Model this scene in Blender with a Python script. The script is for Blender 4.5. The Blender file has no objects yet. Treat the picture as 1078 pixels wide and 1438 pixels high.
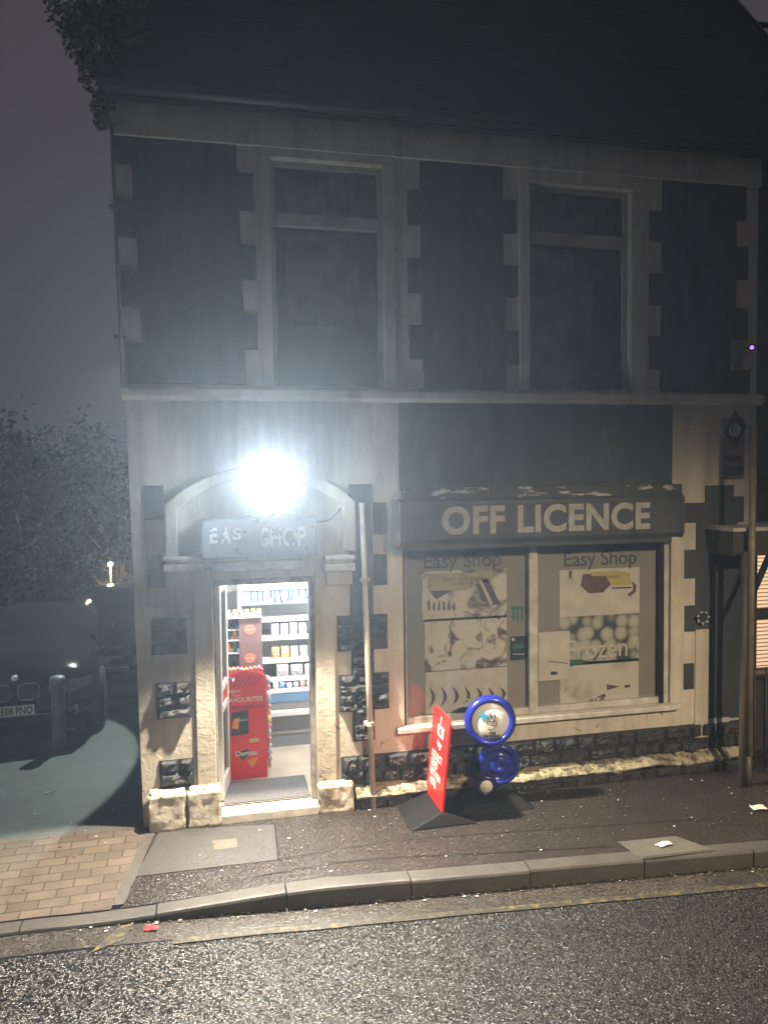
import bpy, bmesh, math, random
from mathutils import Vector, Matrix, noise
C = bpy.context.scene
COL = C.collection
rnd = random.Random(7)
R = math.radians
G = -0.12            # pavement level at the wall
RD = -0.26           # road level
FL = -0.04           # shop floor

# ------------------------------------------------------------------ camera
YAW, PITCH, ROLL, FPX = R(12.8), R(-2.73), R(-0.69), 1080.0
CAM = Vector((0, -6.7, 2.85))
cf = Vector((math.sin(YAW)*math.cos(PITCH), math.cos(YAW)*math.cos(PITCH), math.sin(PITCH)))
cr = Vector((math.cos(YAW), -math.sin(YAW), 0)); cu = cr.cross(cf)
cr, cu = cr*math.cos(ROLL)+cu*math.sin(ROLL), cu*math.cos(ROLL)-cr*math.sin(ROLL)
def ray(px, py): return cr*((px-539)/FPX) - cu*((py-719)/FPX) + cf
def P(px, py, y=0.0):
    d = ray(px, py); t = (y-CAM.y)/d.y; return (d.x*t, CAM.z+d.z*t)
def GP(px, py, z=G):
    d = ray(px, py); t = (z-CAM.z)/d.z; return (d.x*t, CAM.y+d.y*t)
def PR(x0, y0, x1, y1, y=0.0):
    a = P(x0, y0, y); b = P(x1, y1, y); return (a[0], b[1], b[0], a[1])   # x0,z0,x1,z1
cam = bpy.data.cameras.new('camera'); co = bpy.data.objects.new('camera', cam); COL.objects.link(co)
m = Matrix.Identity(4)
for i, v in enumerate((cr, cu, -cf)):
    for j in range(3): m[j][i] = v[j]
m.translation = CAM; co.matrix_world = m
cam.sensor_fit = 'VERTICAL'; cam.sensor_height = 24; cam.lens = 24*FPX/1438
cam.clip_start = 0.05; cam.clip_end = 2000
C.camera = co

# ------------------------------------------------------------------ materials
def newmat(name):
    mt = bpy.data.materials.new(name); mt.use_nodes = True
    nt = mt.node_tree; b = nt.nodes['Principled BSDF']
    return mt, nt, b
def N(nt, t, **k):
    n = nt.nodes.new(t)
    for a, v in k.items():
        if a in n.inputs: n.inputs[a].default_value = v
        else: setattr(n, a, v)
    return n
def L(nt, a, b): nt.links.new(a, b)
def c4(c): return (c[0], c[1], c[2], 1)
def coords(nt): return N(nt, 'ShaderNodeTexCoord').outputs['Object']
def noise_t(nt, vec, scale, detail=4, rough=.55, dist=0):
    n = N(nt, 'ShaderNodeTexNoise'); n.inputs['Scale'].default_value = scale
    n.inputs['Detail'].default_value = detail; n.inputs['Roughness'].default_value = rough
    n.inputs['Distortion'].default_value = dist
    L(nt, vec, n.inputs['Vector']); return n.outputs['Fac']
def ramp(nt, fac, stops):
    r = N(nt, 'ShaderNodeValToRGB'); e = r.color_ramp.elements
    e[0].position, e[0].color = stops[0][0], c4(stops[0][1])
    e[1].position, e[1].color = stops[1][0], c4(stops[1][1])
    for p, c in stops[2:]:
        k = e.new(p); k.color = c4(c)
    L(nt, fac, r.inputs['Fac']); return r.outputs['Color']
def mix(nt, fac, a, b, mode='MIX'):
    x = N(nt, 'ShaderNodeMix', data_type='RGBA', blend_type=mode)
    if isinstance(fac, float): x.inputs[0].default_value = fac
    else: L(nt, fac, x.inputs[0])
    for s, v in ((6, a), (7, b)):
        if isinstance(v, (tuple, list)): x.inputs[s].default_value = c4(v)
        else: L(nt, v, x.inputs[s])
    return x.outputs[2]
def math_n(nt, op, a, b=0.0):
    x = N(nt, 'ShaderNodeMath', operation=op)
    for i, v in enumerate((a, b)):
        if isinstance(v, (int, float)): x.inputs[i].default_value = v
        else: L(nt, v, x.inputs[i])
    return x.outputs[0]
def bump(nt, b, h, strength=.5, dist=.01):
    n = N(nt, 'ShaderNodeBump'); n.inputs['Strength'].default_value = strength; n.inputs['Distance'].default_value = dist
    L(nt, h, n.inputs['Height']); L(nt, n.outputs[0], b.inputs['Normal'])
def grey(v): return (v, v, v)

def plain(name, col, rough=.5, metal=0, var=.25, scale=6, bmp=.0, bscale=60, spec=.5):
    mt, nt, b = newmat(name); v = coords(nt)
    f = noise_t(nt, v, scale, 5, .6)
    c = ramp(nt, f, [(.3, [x*(1-var) for x in col]), (.7, [min(1, x*(1+var*.6)) for x in col])])
    L(nt, c, b.inputs['Base Color'])
    b.inputs['Roughness'].default_value = rough; b.inputs['Metallic'].default_value = metal
    b.inputs['Specular IOR Level'].default_value = spec
    if bmp: bump(nt, b, noise_t(nt, v, bscale, 4), bmp, .01)
    return mt
def emit(name, col, s):
    mt, nt, b = newmat(name); nt.nodes.remove(b)
    e = N(nt, 'ShaderNodeEmission'); e.inputs[0].default_value = c4(col); e.inputs[1].default_value = s
    L(nt, e.outputs[0], nt.nodes['Material Output'].inputs[0]); return mt

def cream_mat(name, col, peel):
    mt, nt, b = newmat(name); v = coords(nt)
    sep = N(nt, 'ShaderNodeSeparateXYZ'); L(nt, v, sep.inputs[0])
    mp = N(nt, 'ShaderNodeMapping'); mp.inputs['Scale'].default_value = (5, 5, .6); L(nt, v, mp.inputs[0])
    streak = noise_t(nt, mp.outputs[0], 1.6, 5, .6)
    blot = noise_t(nt, v, 1.7, 6, .65)
    c = ramp(nt, streak, [(.25, [x*.66 for x in col]), (.55, col), (.8, [min(1, x*1.06) for x in col])])
    c = mix(nt, ramp(nt, blot, [(.35, grey(0)), (.72, grey(.55))]), c, (col[0]*.5, col[1]*.46, col[2]*.42))
    # chips where the paint has come away
    ch = noise_t(nt, v, 9, 8, .7, .6)
    lo = math_n(nt, 'MULTIPLY', sep.outputs[2], -.05)
    ch2 = math_n(nt, 'ADD', ch, lo)
    msk = ramp(nt, ch2, [(.60-peel, grey(0)), (.625-peel, grey(1))])
    c = mix(nt, msk, c, (.17, .13, .095))
    L(nt, c, b.inputs['Base Color']); b.inputs['Roughness'].default_value = .55
    fine = noise_t(nt, v, 45, 5, .6)
    med = noise_t(nt, v, 12, 3, .5, .8)
    h = math_n(nt, 'ADD', math_n(nt, 'MULTIPLY', fine, .35), math_n(nt, 'MULTIPLY', med, .9))
    h = math_n(nt, 'SUBTRACT', h, math_n(nt, 'MULTIPLY', msk, .9))
    bump(nt, b, h, .75 if peel > 0 else .5, .016)
    return mt
M = {}
CREAM = (.58, .53, .43)
M['cream'] = cream_mat('cream paint', CREAM, -.06)
M['cream_peel'] = cream_mat('peeling cream paint', (.60, .54, .43), .0)
M['cream_clean'] = plain('cream trim paint', (.62, .58, .5), .45, var=.3, scale=9, bmp=.3, bscale=40)

def dark_mat(name, col, bmp, rough=.5):
    mt, nt, b = newmat(name); v = coords(nt)
    mp = N(nt, 'ShaderNodeMapping'); mp.inputs['Scale'].default_value = (4, 4, .8); L(nt, v, mp.inputs[0])
    s = noise_t(nt, mp.outputs[0], 1.5, 6, .65)
    c = ramp(nt, s, [(.3, [x*.6 for x in col]), (.6, col), (.82, [x*1.9 for x in col])])
    L(nt, c, b.inputs['Base Color']); b.inputs['Roughness'].default_value = rough
    h = math_n(nt, 'ADD', noise_t(nt, v, 60, 5, .65), math_n(nt, 'MULTIPLY', noise_t(nt, v, 14, 3), 1.2))
    bump(nt, b, h, bmp, .012); return mt
M['dark_render'] = dark_mat('dark grey render', (.042, .043, .047), .45, .6)
M['rock'] = dark_mat('black painted rubble', (.032, .031, .032), .9, .5)
def fascia_mat():
    mt, nt, b = newmat('flaking fascia paint'); v = coords(nt)
    mp = N(nt, 'ShaderNodeMapping'); mp.inputs['Scale'].default_value = (1.2, 1, 6); L(nt, v, mp.inputs[0])
    f = noise_t(nt, mp.outputs[0], 2.4, 6, .7)
    L(nt, ramp(nt, f, [(.57, (.035, .036, .04)), (.585, (.45, .42, .37))]), b.inputs['Base Color'])
    b.inputs['Roughness'].default_value = .5; bump(nt, b, f, .5, .01); return mt
M['flaky'] = fascia_mat()
M['slate'] = plain('wet slate', (.008, .008, .009), .8, var=.4, scale=3, bmp=.4, bscale=14)
M['gutter'] = plain('black gutter', (.015, .015, .016), .4)
M['upvc'] = plain('white window plastic', (.6, .58, .53), .35, var=.12, scale=5)
M['upvc_old'] = plain('old window plastic', (.36, .34, .29), .4, var=.25, scale=6)
M['upvc_dirty'] = plain('dirty white frame', (.5, .47, .4), .4, var=.35, scale=7)
M['white'] = plain('white enamel', (.78, .78, .76), .3, var=.06)
M['timber'] = plain('worn painted timber', (.33, .3, .26), .6, var=.5, scale=14, bmp=.4)
M['net'] = plain('net curtain', (.30, .30, .27), .9, var=.35, scale=2.5)
M['room_back'] = plain('dim room', (.10, .10, .095), .9, var=.3, scale=2)
M['room_dark'] = plain('dark room', (.02, .02, .02), .9)
M['black'] = plain('black plastic', (.008, .008, .009), .65, var=.3, scale=12, spec=.25)
M['blue'] = plain('blue plastic', (.012, .02, .24), .22, var=.08)
M['navy'] = plain('navy plastic', (.006, .009, .06), .3, var=.08)
M['red'] = plain('red panel', (.62, .018, .016), .35, var=.06)
M['red_card'] = plain('red card', (.55, .02, .025), .45, var=.1)
M['red_dark'] = plain('dark red card', (.30, .012, .02), .5, var=.1)
M['cyan'] = plain('cyan print', (.05, .38, .62), .4, var=.03)
M['ink'] = plain('dark ink', (.02, .02, .022), .5, var=.1)
M['steel'] = plain('galvanised steel', (.4, .4, .4), .35, .8, var=.2)
M['pipe'] = plain('cream painted pipe', (.52, .46, .37), .4, var=.3, scale=5, bmp=.15)
M['pipe_pale'] = plain('old pale pipe', (.2, .165, .11), .5, var=.35, scale=5)
M['pipe_grey'] = plain('grey plastic pipe', (.10, .095, .085), .45, var=.25)
M['letter'] = plain('faded white lettering', (.36, .345, .31), .5, var=.25, scale=12)
M['shutter'] = plain('grey shutter box paint', (.055, .06, .066), .4, var=.35, scale=4, bmp=.1)
M['vinyl_txt'] = plain('slate blue vinyl', (.06, .07, .085), .5, var=.2)
M['brown_wood'] = plain('brown timber', (.055, .042, .027), .6, var=.35, scale=8)
M['green'] = plain('green print', (.03, .14, .07), .5, var=.2)
M['yellow_print'] = plain('yellow print', (.5, .42, .12), .5, var=.15)
M['orange'] = plain('orange print', (.7, .25, .03), .5, var=.2)
M['brown_print'] = plain('brown print', (.13, .085, .06), .6, var=.4, scale=20)
M['paper'] = plain('sun faded paper', (.62, .57, .48), .6, var=.18, scale=6)
M['paper_white'] = plain('white paper', (.6, .58, .52), .7, var=.1)
M['film'] = None

def glass_mat(name, tint=(.9, .95, .95), tr=.85):
    mt, nt, b = newmat(name)
    t = N(nt, 'ShaderNodeBsdfTransparent'); t.inputs[0].default_value = c4([x*tr for x in tint])
    g = N(nt, 'ShaderNodeBsdfGlossy'); g.inputs['Roughness'].default_value = .03
    f = N(nt, 'ShaderNodeFresnel'); f.inputs[0].default_value = 1.45
    x = N(nt, 'ShaderNodeMixShader'); L(nt, f.outputs[0], x.inputs[0]); L(nt, t.outputs[0], x.inputs[1]); L(nt, g.outputs[0], x.inputs[2])
    L(nt, x.outputs[0], nt.nodes['Material Output'].inputs[0]); return mt
M['glass'] = glass_mat('window glass', (1, 1, 1), .97)
def film_mat():
    mt, nt, b = newmat('frosted window film'); v = coords(nt)
    f = noise_t(nt, v, 1.3, 5, .6)
    L(nt, ramp(nt, f, [(.3, (.25, .23, .20)), (.7, (.32, .295, .255))]), b.inputs['Base Color'])
    b.inputs['Roughness'].default_value = .3; b.inputs['Coat Weight'].default_value = .4; return mt
M['film'] = film_mat()

def asphalt(name, dark, light, cell, rough, bstr, tint=(1, 1, .95), wetscale=1.2, big=0.0, glint=0.0):
    mt, nt, b = newmat(name); v = coords(nt)
    vo = N(nt, 'ShaderNodeTexVoronoi'); vo.inputs['Scale'].default_value = 1/cell; L(nt, v, vo.inputs['Vector'])
    sp = N(nt, 'ShaderNodeSeparateColor'); L(nt, vo.outputs['Color'], sp.inputs[0])
    c = ramp(nt, sp.outputs[0], [(.15, [dark*t for t in tint]), (.95, [light*t for t in tint])])
    patch = noise_t(nt, v, wetscale, 5, .6)
    c = mix(nt, ramp(nt, patch, [(.36, grey(.0)), (.68, grey(.72))]), c, (dark*.7, dark*.65, dark*.6))
    L(nt, c, b.inputs['Base Color'])
    if glint:
        # chips lie at their own angles, dark binder between them
        c = mix(nt, ramp(nt, vo.outputs['Distance'], [(.30, grey(0)), (.62, grey(1))]), c, [dark*.45*t for t in tint])
        sb = N(nt, 'ShaderNodeVectorMath', operation='SUBTRACT'); L(nt, vo.outputs['Color'], sb.inputs[0]); sb.inputs[1].default_value = (.5, .5, .5)
        ml = N(nt, 'ShaderNodeVectorMath', operation='MULTIPLY'); L(nt, sb.outputs[0], ml.inputs[0]); ml.inputs[1].default_value = (glint, glint, 0)
        ad = N(nt, 'ShaderNodeVectorMath', operation='ADD'); L(nt, ml.outputs[0], ad.inputs[0]); ad.inputs[1].default_value = (0, 0, 1)
        nm = N(nt, 'ShaderNodeVectorMath', operation='NORMALIZE'); L(nt, ad.outputs[0], nm.inputs[0])
        L(nt, c, b.inputs['Base Color'])
    fine = noise_t(nt, v, 1.6/cell, 3, .6)
    r = ramp(nt, patch, [(.3, grey(rough*.65)), (.7, grey(rough*1.15))]); L(nt, r, b.inputs['Roughness'])
    h = math_n(nt, 'ADD', math_n(nt, 'MULTIPLY', vo.outputs['Distance'], -1.0), math_n(nt, 'MULTIPLY', fine, .8))
    h = math_n(nt, 'ADD', h, math_n(nt, 'MULTIPLY', sp.outputs[1], .5))
    if big: h = math_n(nt, 'ADD', h, math_n(nt, 'MULTIPLY', noise_t(nt, v, 3, 4), big))
    bump(nt, b, h, bstr, cell*.7)
    if glint:
        for n_ in nt.nodes:
            if n_.bl_idname == 'ShaderNodeBump': L(nt, nm.outputs[0], n_.inputs['Normal'])
    return mt
M['road'] = asphalt('wet chip asphalt', .022, .17, .0125, .27, .5, (1, .96, .88), .8, glint=1.0)
M['pave'] = asphalt('wet tarmac pavement', .04, .13, .009, .25, .45, (1.0, .82, .72), 1.5, glint=.5)
M['pave_smooth'] = asphalt('smooth tarmac patch', .055, .10, .009, .42, .4, (1, .93, .86), 1.5)
M['lane'] = asphalt('lane tarmac', .09, .15, .01, .55, .4, (.9, 1, .93), .8)
M['gutter_strip'] = asphalt('wet channel blocks', .03, .10, .012, .26, .45, (1, .85, .68), 1.3)
M['concrete'] = asphalt('kerb concrete', .06, .12, .006, .5, .4, (1, .9, .76), 2.2)
M['cover'] = asphalt('concrete cover', .10, .17, .006, .5, .3, (1, .9, .72), 3)
def brick_mat():
    mt, nt, b = newmat('block paving'); v = coords(nt)
    br = N(nt, 'ShaderNodeTexBrick'); L(nt, v, br.inputs['Vector'])
    for k, val in (('Scale', 1.0), ('Brick Width', .21), ('Row Height', .105), ('Mortar Size', .006), ('Mortar Smooth', .4)): br.inputs[k].default_value = val
    br.inputs['Color1'].default_value = (.15, .115, .085, 1); br.inputs['Color2'].default_value = (.11, .083, .062, 1); br.inputs['Mortar'].default_value = (.05, .042, .033, 1)
    n = noise_t(nt, v, 5, 6, .65)
    c = mix(nt, ramp(nt, n, [(.35, grey(0)), (.7, grey(.5))]), br.outputs['Color'], (.06, .05, .04))
    L(nt, c, b.inputs['Base Color']); b.inputs['Roughness'].default_value = .42
    h = math_n(nt, 'ADD', math_n(nt, 'MULTIPLY', br.outputs['Fac'], -1.0), math_n(nt, 'MULTIPLY', noise_t(nt, v, 90, 4), .35))
    bump(nt, b, h, .45, .006); return mt
M['blocks'] = brick_mat()
def yellow_mat():
    mt, nt, b = newmat('worn yellow line'); v = coords(nt)
    f = noise_t(nt, v, 16, 8, .72)
    L(nt, ramp(nt, f, [(.50, (.045, .042, .036)), (.64, (.20, .145, .05))]), b.inputs['Base Color'])
    b.inputs['Roughness'].default_value = .4; bump(nt, b, noise_t(nt, v, 60, 4), .6, .01); return mt
M['yellow'] = yellow_mat()
M['grass'] = plain('dark grass', (.03, .045, .02), .9, var=.5, scale=9)
M['hill'] = plain('dark hillside', (.022, .028, .026), .95, var=.5, scale=.15)
M['leaf'] = plain('ivy leaf', (.035, .04, .018), .55, var=.6, scale=5)
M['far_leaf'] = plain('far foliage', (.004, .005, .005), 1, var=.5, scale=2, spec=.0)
M['bark'] = plain('bark', (.16, .12, .08), .8, var=.3, scale=9)
def moss_mat():
    mt, nt, b = newmat('mossy ledge'); v = coords(nt)
    f = noise_t(nt, v, 8, 7, .7); g2 = noise_t(nt, v, 22, 5, .6)
    c = ramp(nt, f, [(.40, (.05, .04, .03)), (.52, (.36, .31, .2)), (.68, (.50, .44, .32))])
    c = mix(nt, ramp(nt, g2, [(.54, grey(0)), (.62, grey(.8))]), c, (.05, .058, .02))
    L(nt, c, b.inputs['Base Color']); b.inputs['Roughness'].default_value = .65
    bump(nt, b, math_n(nt, 'ADD', f, math_n(nt, 'MULTIPLY', g2, .5)), .8, .03); return mt
M['moss'] = moss_mat()
def sign_mat():
    mt, nt, b = newmat('flaking grey sign'); v = coords(nt)
    f = noise_t(nt, v, 11, 7, .7, .5)
    L(nt, ramp(nt, f, [(.60, (.36, .37, .40)), (.615, (.06, .06, .07))]), b.inputs['Base Color'])
    b.inputs['Roughness'].default_value = .35; bump(nt, b, f, .4, .01); return mt
M['signboard'] = sign_mat()
def chip_letter():
    mt, nt, b = newmat('flaking white letters'); v = coords(nt)
    f = noise_t(nt, v, 14, 6, .7, .4)
    L(nt, ramp(nt, f, [(.56, (.9, .9, .89)), (.575, (.16, .16, .18))]), b.inputs['Base Color'])
    b.inputs['Roughness'].default_value = .4; return mt
M['chipletter'] = chip_letter()
M['interior_wall'] = plain('shop wall', (.7, .69, .66), .6, var=.05)
M['interior_floor'] = plain('shop floor vinyl', (.42, .36, .28), .28, var=.2, scale=4)
M['mat'] = plain('rubber door mat', (.10, .10, .10), .55, var=.3, scale=30, bmp=.5, bscale=120)
M['plinth'] = plain('grey kick panel', (.20, .21, .23), .4, var=.1)
M['fridge_blue'] = plain('blue fridge fascia', (.13, .24, .38), .3, var=.06)
M['car'] = plain('dark metallic car paint', (.008, .009, .010), .14, .3, var=.1)
M['car2'] = plain('navy car paint', (.006, .007, .011), .2, .2, var=.1)
M['chrome'] = plain('chrome', (.7, .7, .7), .12, 1, var=.05)
M['carglass'] = plain('dark car glass', (.008, .009, .01), .04, var=.05)
M['lampglass'] = plain('headlamp', (.35, .37, .38), .12, .6, var=.4, scale=30)
M['tyre'] = plain('tyre', (.01, .01, .01), .8)
M['plate'] = plain('number plate', (.62, .62, .58), .35, var=.06)

# ------------------------------------------------------------------ mesh builder
class MB:
    def __init__(s): s.v = []; s.f = []; s.mi = []; s.mats = []; s.sm = []
    def slot(s, mat):
        mat = M[mat] if isinstance(mat, str) else mat
        if mat not in s.mats: s.mats.append(mat)
        return s.mats.index(mat)
    def add(s, vs, fs, mat, smooth=False):
        o = len(s.v); k = s.slot(mat); s.v += [tuple(v) for v in vs]
        for f in fs: s.f.append(tuple(i+o for i in f)); s.mi.append(k); s.sm.append(smooth)
        return s
    def box(s, x0, y0, z0, x1, y1, z1, mat):
        v = [(x, y, z) for z in (z0, z1) for y in (y0, y1) for x in (x0, x1)]
        return s.add(v, [(0, 2, 3, 1), (4, 5, 7, 6), (0, 1, 5, 4), (2, 6, 7, 3), (0, 4, 6, 2), (1, 3, 7, 5)], mat)
    def prism(s, pts, y0, y1, mat, axis='y'):
        """closed outline extruded; pts are (x,z) for axis y, (x,y) for axis z, (y,z) for axis x"""
        n = len(pts)
        a = sum(pts[i][0]*pts[(i+1) % n][1]-pts[(i+1) % n][0]*pts[i][1] for i in range(n))
        if a < 0: pts = pts[::-1]
        q = {'y': lambda p, t: (p[0], t, p[1]), 'z': lambda p, t: (p[0], p[1], t), 'x': lambda p, t: (t, p[0], p[1])}[axis]
        v = [q(p, y0) for p in pts]+[q(p, y1) for p in pts]
        fr = tuple(range(n)); bk = tuple(range(2*n-1, n-1, -1))
        fs = [fr, bk]+[(i, n+i, n+(i+1) % n, (i+1) % n) for i in range(n)]
        if axis in 'zx': fs = [f[::-1] for f in fs]
        return s.add(v, fs, mat)
    def lathe(s, prof, c, ax, mat, seg=40, smooth=True):
        """prof: (r, h) along axis ax (Vector) from c"""
        ax = Vector(ax).normalized(); t = Vector((0, 0, 1)) if abs(ax.z) < .9 else Vector((1, 0, 0))
        u = ax.cross(t).normalized(); w = ax.cross(u); c = Vector(c); v = []; fs = []
        for r, h in prof:
            for k in range(seg):
                a = 2*math.pi*k/seg; v.append(c+ax*h+u*(r*math.cos(a))+w*(r*math.sin(a)))
        for i in range(len(prof)-1):
            for k in range(seg):
                k2 = (k+1) % seg; fs.append((i*seg+k, i*seg+k2, (i+1)*seg+k2, (i+1)*seg+k))
        s.add(v, fs, mat, smooth)
        if prof[0][0] > 1e-4: s.add(v[:seg], [tuple(range(seg))[::-1]], mat)
        if prof[-1][0] > 1e-4: s.add(v[-seg:], [tuple(range(seg))], mat)
        return s
    def tube(s, pts, r, mat, seg=10, smooth=True):
        pts = [Vector(p) for p in pts]; rs = r if isinstance(r, (list, tuple)) else [r]*len(pts); v = []; fs = []
        for i, p in enumerate(pts):
            d = (pts[min(i+1, len(pts)-1)]-pts[max(i-1, 0)]).normalized()
            t = Vector((0, 0, 1)) if abs(d.z) < .9 else Vector((0, 1, 0))
            u = d.cross(t).normalized(); w = d.cross(u)
            for k in range(seg):
                a = 2*math.pi*k/seg; v.append(p+u*(rs[i]*math.cos(a))+w*(rs[i]*math.sin(a)))
        for i in range(len(pts)-1):
            for k in range(seg):
                k2 = (k+1) % seg; fs.append((i*seg+k, i*seg+k2, (i+1)*seg+k2, (i+1)*seg+k))
        fs += [tuple(range(seg))[::-1], tuple(range(len(v)-seg, len(v)))]
        return s.add(v, fs, mat, smooth)
    def build(s, name, parent=None, bevel=0, seg=2):
        me = bpy.data.meshes.new(name); me.from_pydata(s.v, [], s.f)
        for mt in s.mats: me.materials.append(mt)
        me.polygons.foreach_set('material_index', s.mi); me.polygons.foreach_set('use_smooth', s.sm)
        bm = bmesh.new(); bm.from_mesh(me); bmesh.ops.recalc_face_normals(bm, faces=bm.faces); bm.to_mesh(me); bm.free()
        o = bpy.data.objects.new(name, me); COL.objects.link(o)
        if parent: o.parent = parent; o.matrix_parent_inverse = pinv(parent)
        if bevel:
            b = o.modifiers.new('bevel', 'BEVEL'); b.width = bevel; b.segments = seg; b.limit_method = 'ANGLE'; b.angle_limit = R(40)
        return o
def pinv(p):
    mw = Matrix.Translation(p.location) @ p.rotation_euler.to_matrix().to_4x4()
    q = p.parent
    if q: mw = (Matrix.Translation(q.location) @ q.rotation_euler.to_matrix().to_4x4()) @ q_inv(p) @ mw
    return mw.inverted()
def q_inv(p): return p.matrix_parent_inverse
def tag(o, label=None, cat=None, group=None, kind=None):
    for k, v in (('label', label), ('category', cat), ('group', group), ('kind', kind)):
        if v: o[k] = v
    return o
def thing(name, label, cat, loc, group=None):
    o = bpy.data.objects.new(name, None); COL.objects.link(o); o.location = loc; o.empty_display_size = .1
    return tag(o, label, cat, group)
def structure(name, mb, **k): return tag(mb.build(name, **k), kind='structure')

def text_mesh(body, bold=0.0, depth=.0, spacing=1.0):
    cu_ = bpy.data.curves.new('t', 'FONT'); cu_.body = body; cu_.size = 1; cu_.offset = bold; cu_.extrude = depth; cu_.resolution_u = 4
    cu_.space_character = spacing
    o = bpy.data.objects.new('t', cu_); COL.objects.link(o)
    dg = bpy.context.evaluated_depsgraph_get(); me = bpy.data.meshes.new_from_object(o.evaluated_get(dg))
    vs = [v.co.copy() for v in me.vertices]; fs = [tuple(p.vertices) for p in me.polygons]
    bpy.data.objects.remove(o); bpy.data.curves.remove(cu_); bpy.data.meshes.remove(me)
    return vs, fs
def text_into(mb, body, o, ux, uy, w, h, mat, bold=0.0, thick=.002, spacing=1.0):
    """letters fitted to a w x h box with its lower left corner at o, along ux / uy; thickness goes along ux x uy"""
    vs, fs = text_mesh(body, bold, .5, spacing)
    xs = [v.x for v in vs]; ys = [v.y for v in vs]; x0, x1, y0, y1 = min(xs), max(xs), min(ys), max(ys)
    o, ux, uy = Vector(o), Vector(ux), Vector(uy); n = ux.cross(uy)
    out = [o+ux*((v.x-x0)/(x1-x0)*w)+uy*((v.y-y0)/(y1-y0)*h)+n*((v.z+.5)*thick) for v in vs]
    mb.add(out, fs, mat)
def wall_text(mb, body, px, y, mat, bold=0.0, thick=.003, spacing=1.0):
    x0, z0, x1, z1 = PR(*px, y); text_into(mb, body, (x0, y, z0), (1, 0, 0), (0, 0, 1), x1-x0, z1-z0, mat, bold, thick, spacing)

# ------------------------------------------------------------------ ground
def sheet(mb, xs, ys, zf, mat, yw=None):
    v = []; fs = []; nx = len(xs)
    for j in range(len(ys)):
        for x in xs:
            y = ys[j] if yw is None else yw(x, ys[j]); v.append((x, y, zf(x, y)))
    for j in range(len(ys)-1):
        for i in range(nx-1): fs.append((j*nx+i, j*nx+i+1, (j+1)*nx+i+1, (j+1)*nx+i))
    return mb.add(v, fs, mat)
def kerb_y(x):
    if x < .9: return -1.16 - .16*max(0, min(1, (x+1.2)/2.1))
    return -1.32-.083*(x-.9)
def kerb_z(x):  # dropped at the crossing
    t = max(0, min(1, (x+1.05)/1.95)); t = t*t*(3-2*t); return G-.105*(1-t)
def pz(x, y):
    t = max(0, min(1, (y+.05)/(kerb_y(x)+.05))); return G+(kerb_z(x)-G)*t
def lin(a, b, n): return [a+(b-a)*i/n for i in range(n+1)]
KW = .13
def road_z(x): return RD
structure('road', sheet(MB(), lin(-60, 60, 60), [-40, -14, -6, -3, -1.85], lambda x, y: RD, 'road', yw=lambda x, y: y if y < -2 else kerb_y(x)-.225))
mb = MB()
sheet(mb, lin(-60, 60, 240), [0, .5, 1], lambda x, y: RD+.004, 'gutter_strip', yw=lambda x, t: kerb_y(x)-.235*(1-t)+.02*t)
structure('road_channel', mb)
mb = MB(); sheet(mb, lin(-.3, 30, 160), [0, 1], lambda x, y: RD+.008, 'yellow', yw=lambda x, t: kerb_y(x)-.285+.06*t+.012*noise.noise((x*2, 0, 0)))
x0, y0 = GP(135, 1338, RD); mb.add([(x0-.03, y0, RD+.008), (x0+.17, y0+.1, RD+.008), (x0+.2, y0+.28, RD+.008), (x0+.12, y0+.26, RD+.008), (x0+.02, y0+.1, RD+.008)], [(0, 1, 2, 3, 4)], 'yellow')
tag(mb.build('yellow_line'), kind='structure')
# kerb stones
mb = MB(); xk = -14.0
while xk < 20:
    ln = .905; a, b = xk+.004, xk+ln-.006; n = 6
    v = []; fs = []
    jit = rnd.uniform(-.006, .006); jy = rnd.uniform(-.006, .006)
    prof = lambda x: [(kerb_y(x)+jy, RD-.05), (kerb_y(x)+jy, kerb_z(x)+jit-.022), (kerb_y(x)+jy+.008, kerb_z(x)+jit-.007), (kerb_y(x)+jy+.024, kerb_z(x)+jit), (kerb_y(x)+KW, kerb_z(x)+jit*.5+.003), (kerb_y(x)+KW, RD-.05)]
    for i in range(n+1):
        x = a+(b-a)*i/n; v += [(x, p[0], p[1]) for p in prof(x)]
    for i in range(n):
        for k in range(5): fs.append((i*6+k, i*6+k+1, (i+1)*6+k+1, (i+1)*6+k))
    fs += [tuple(range(6)), tuple(range(n*6+5, n*6-1, -1))]
    mb.add(v, fs, 'concrete'); xk += ln
structure('kerb', mb)
XE0, XE1 = -.50, -.70     # pale edging between block paving and tarmac
def edge_x(y): return XE0+(XE1-XE0)*min(1, max(0, (-.05-y)/1.2))
mb = MB()
v = []; fs = []; ny = 14; nx = 90
for j in range(ny+1):
    for i in range(nx+1):
        s = j/ny; xx = 0 ; y = 0
        xx = edge_x(0) + (22-edge_x(0))*(i/nx)**1.6
        yb = .35; yf = kerb_y(xx)+KW-.004; y = yb+(yf-yb)*s
        xx = edge_x(y)+(22-edge_x(y))*(i/nx)**1.6
        yf = kerb_y(xx)+KW-.004; y = yb+(yf-yb)*s
        v.append((xx, y, pz(xx, y)))
for j in range(ny):
    for i in range(nx): a = j*(nx+1)+i; fs.append((a, a+1, a+nx+2, a+nx+1))
mb.add(v, fs, 'pave'); structure('pavement', mb)
mb = MB(); v = []; fs = []; nx = 40
for j in range(ny+1):
    for i in range(nx+1):
        s = j/ny; yb = .07; xx = -14+(edge_x(0)+14)*(i/nx)
        y = yb+(kerb_y(xx)+KW-.004-yb)*s; xx = -14+(edge_x(y)-.07+14)*(i/nx)**.7
        y = yb+(kerb_y(xx)+KW-.004-yb)*s; v.append((xx, y, pz(xx, y)+.001))
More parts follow.
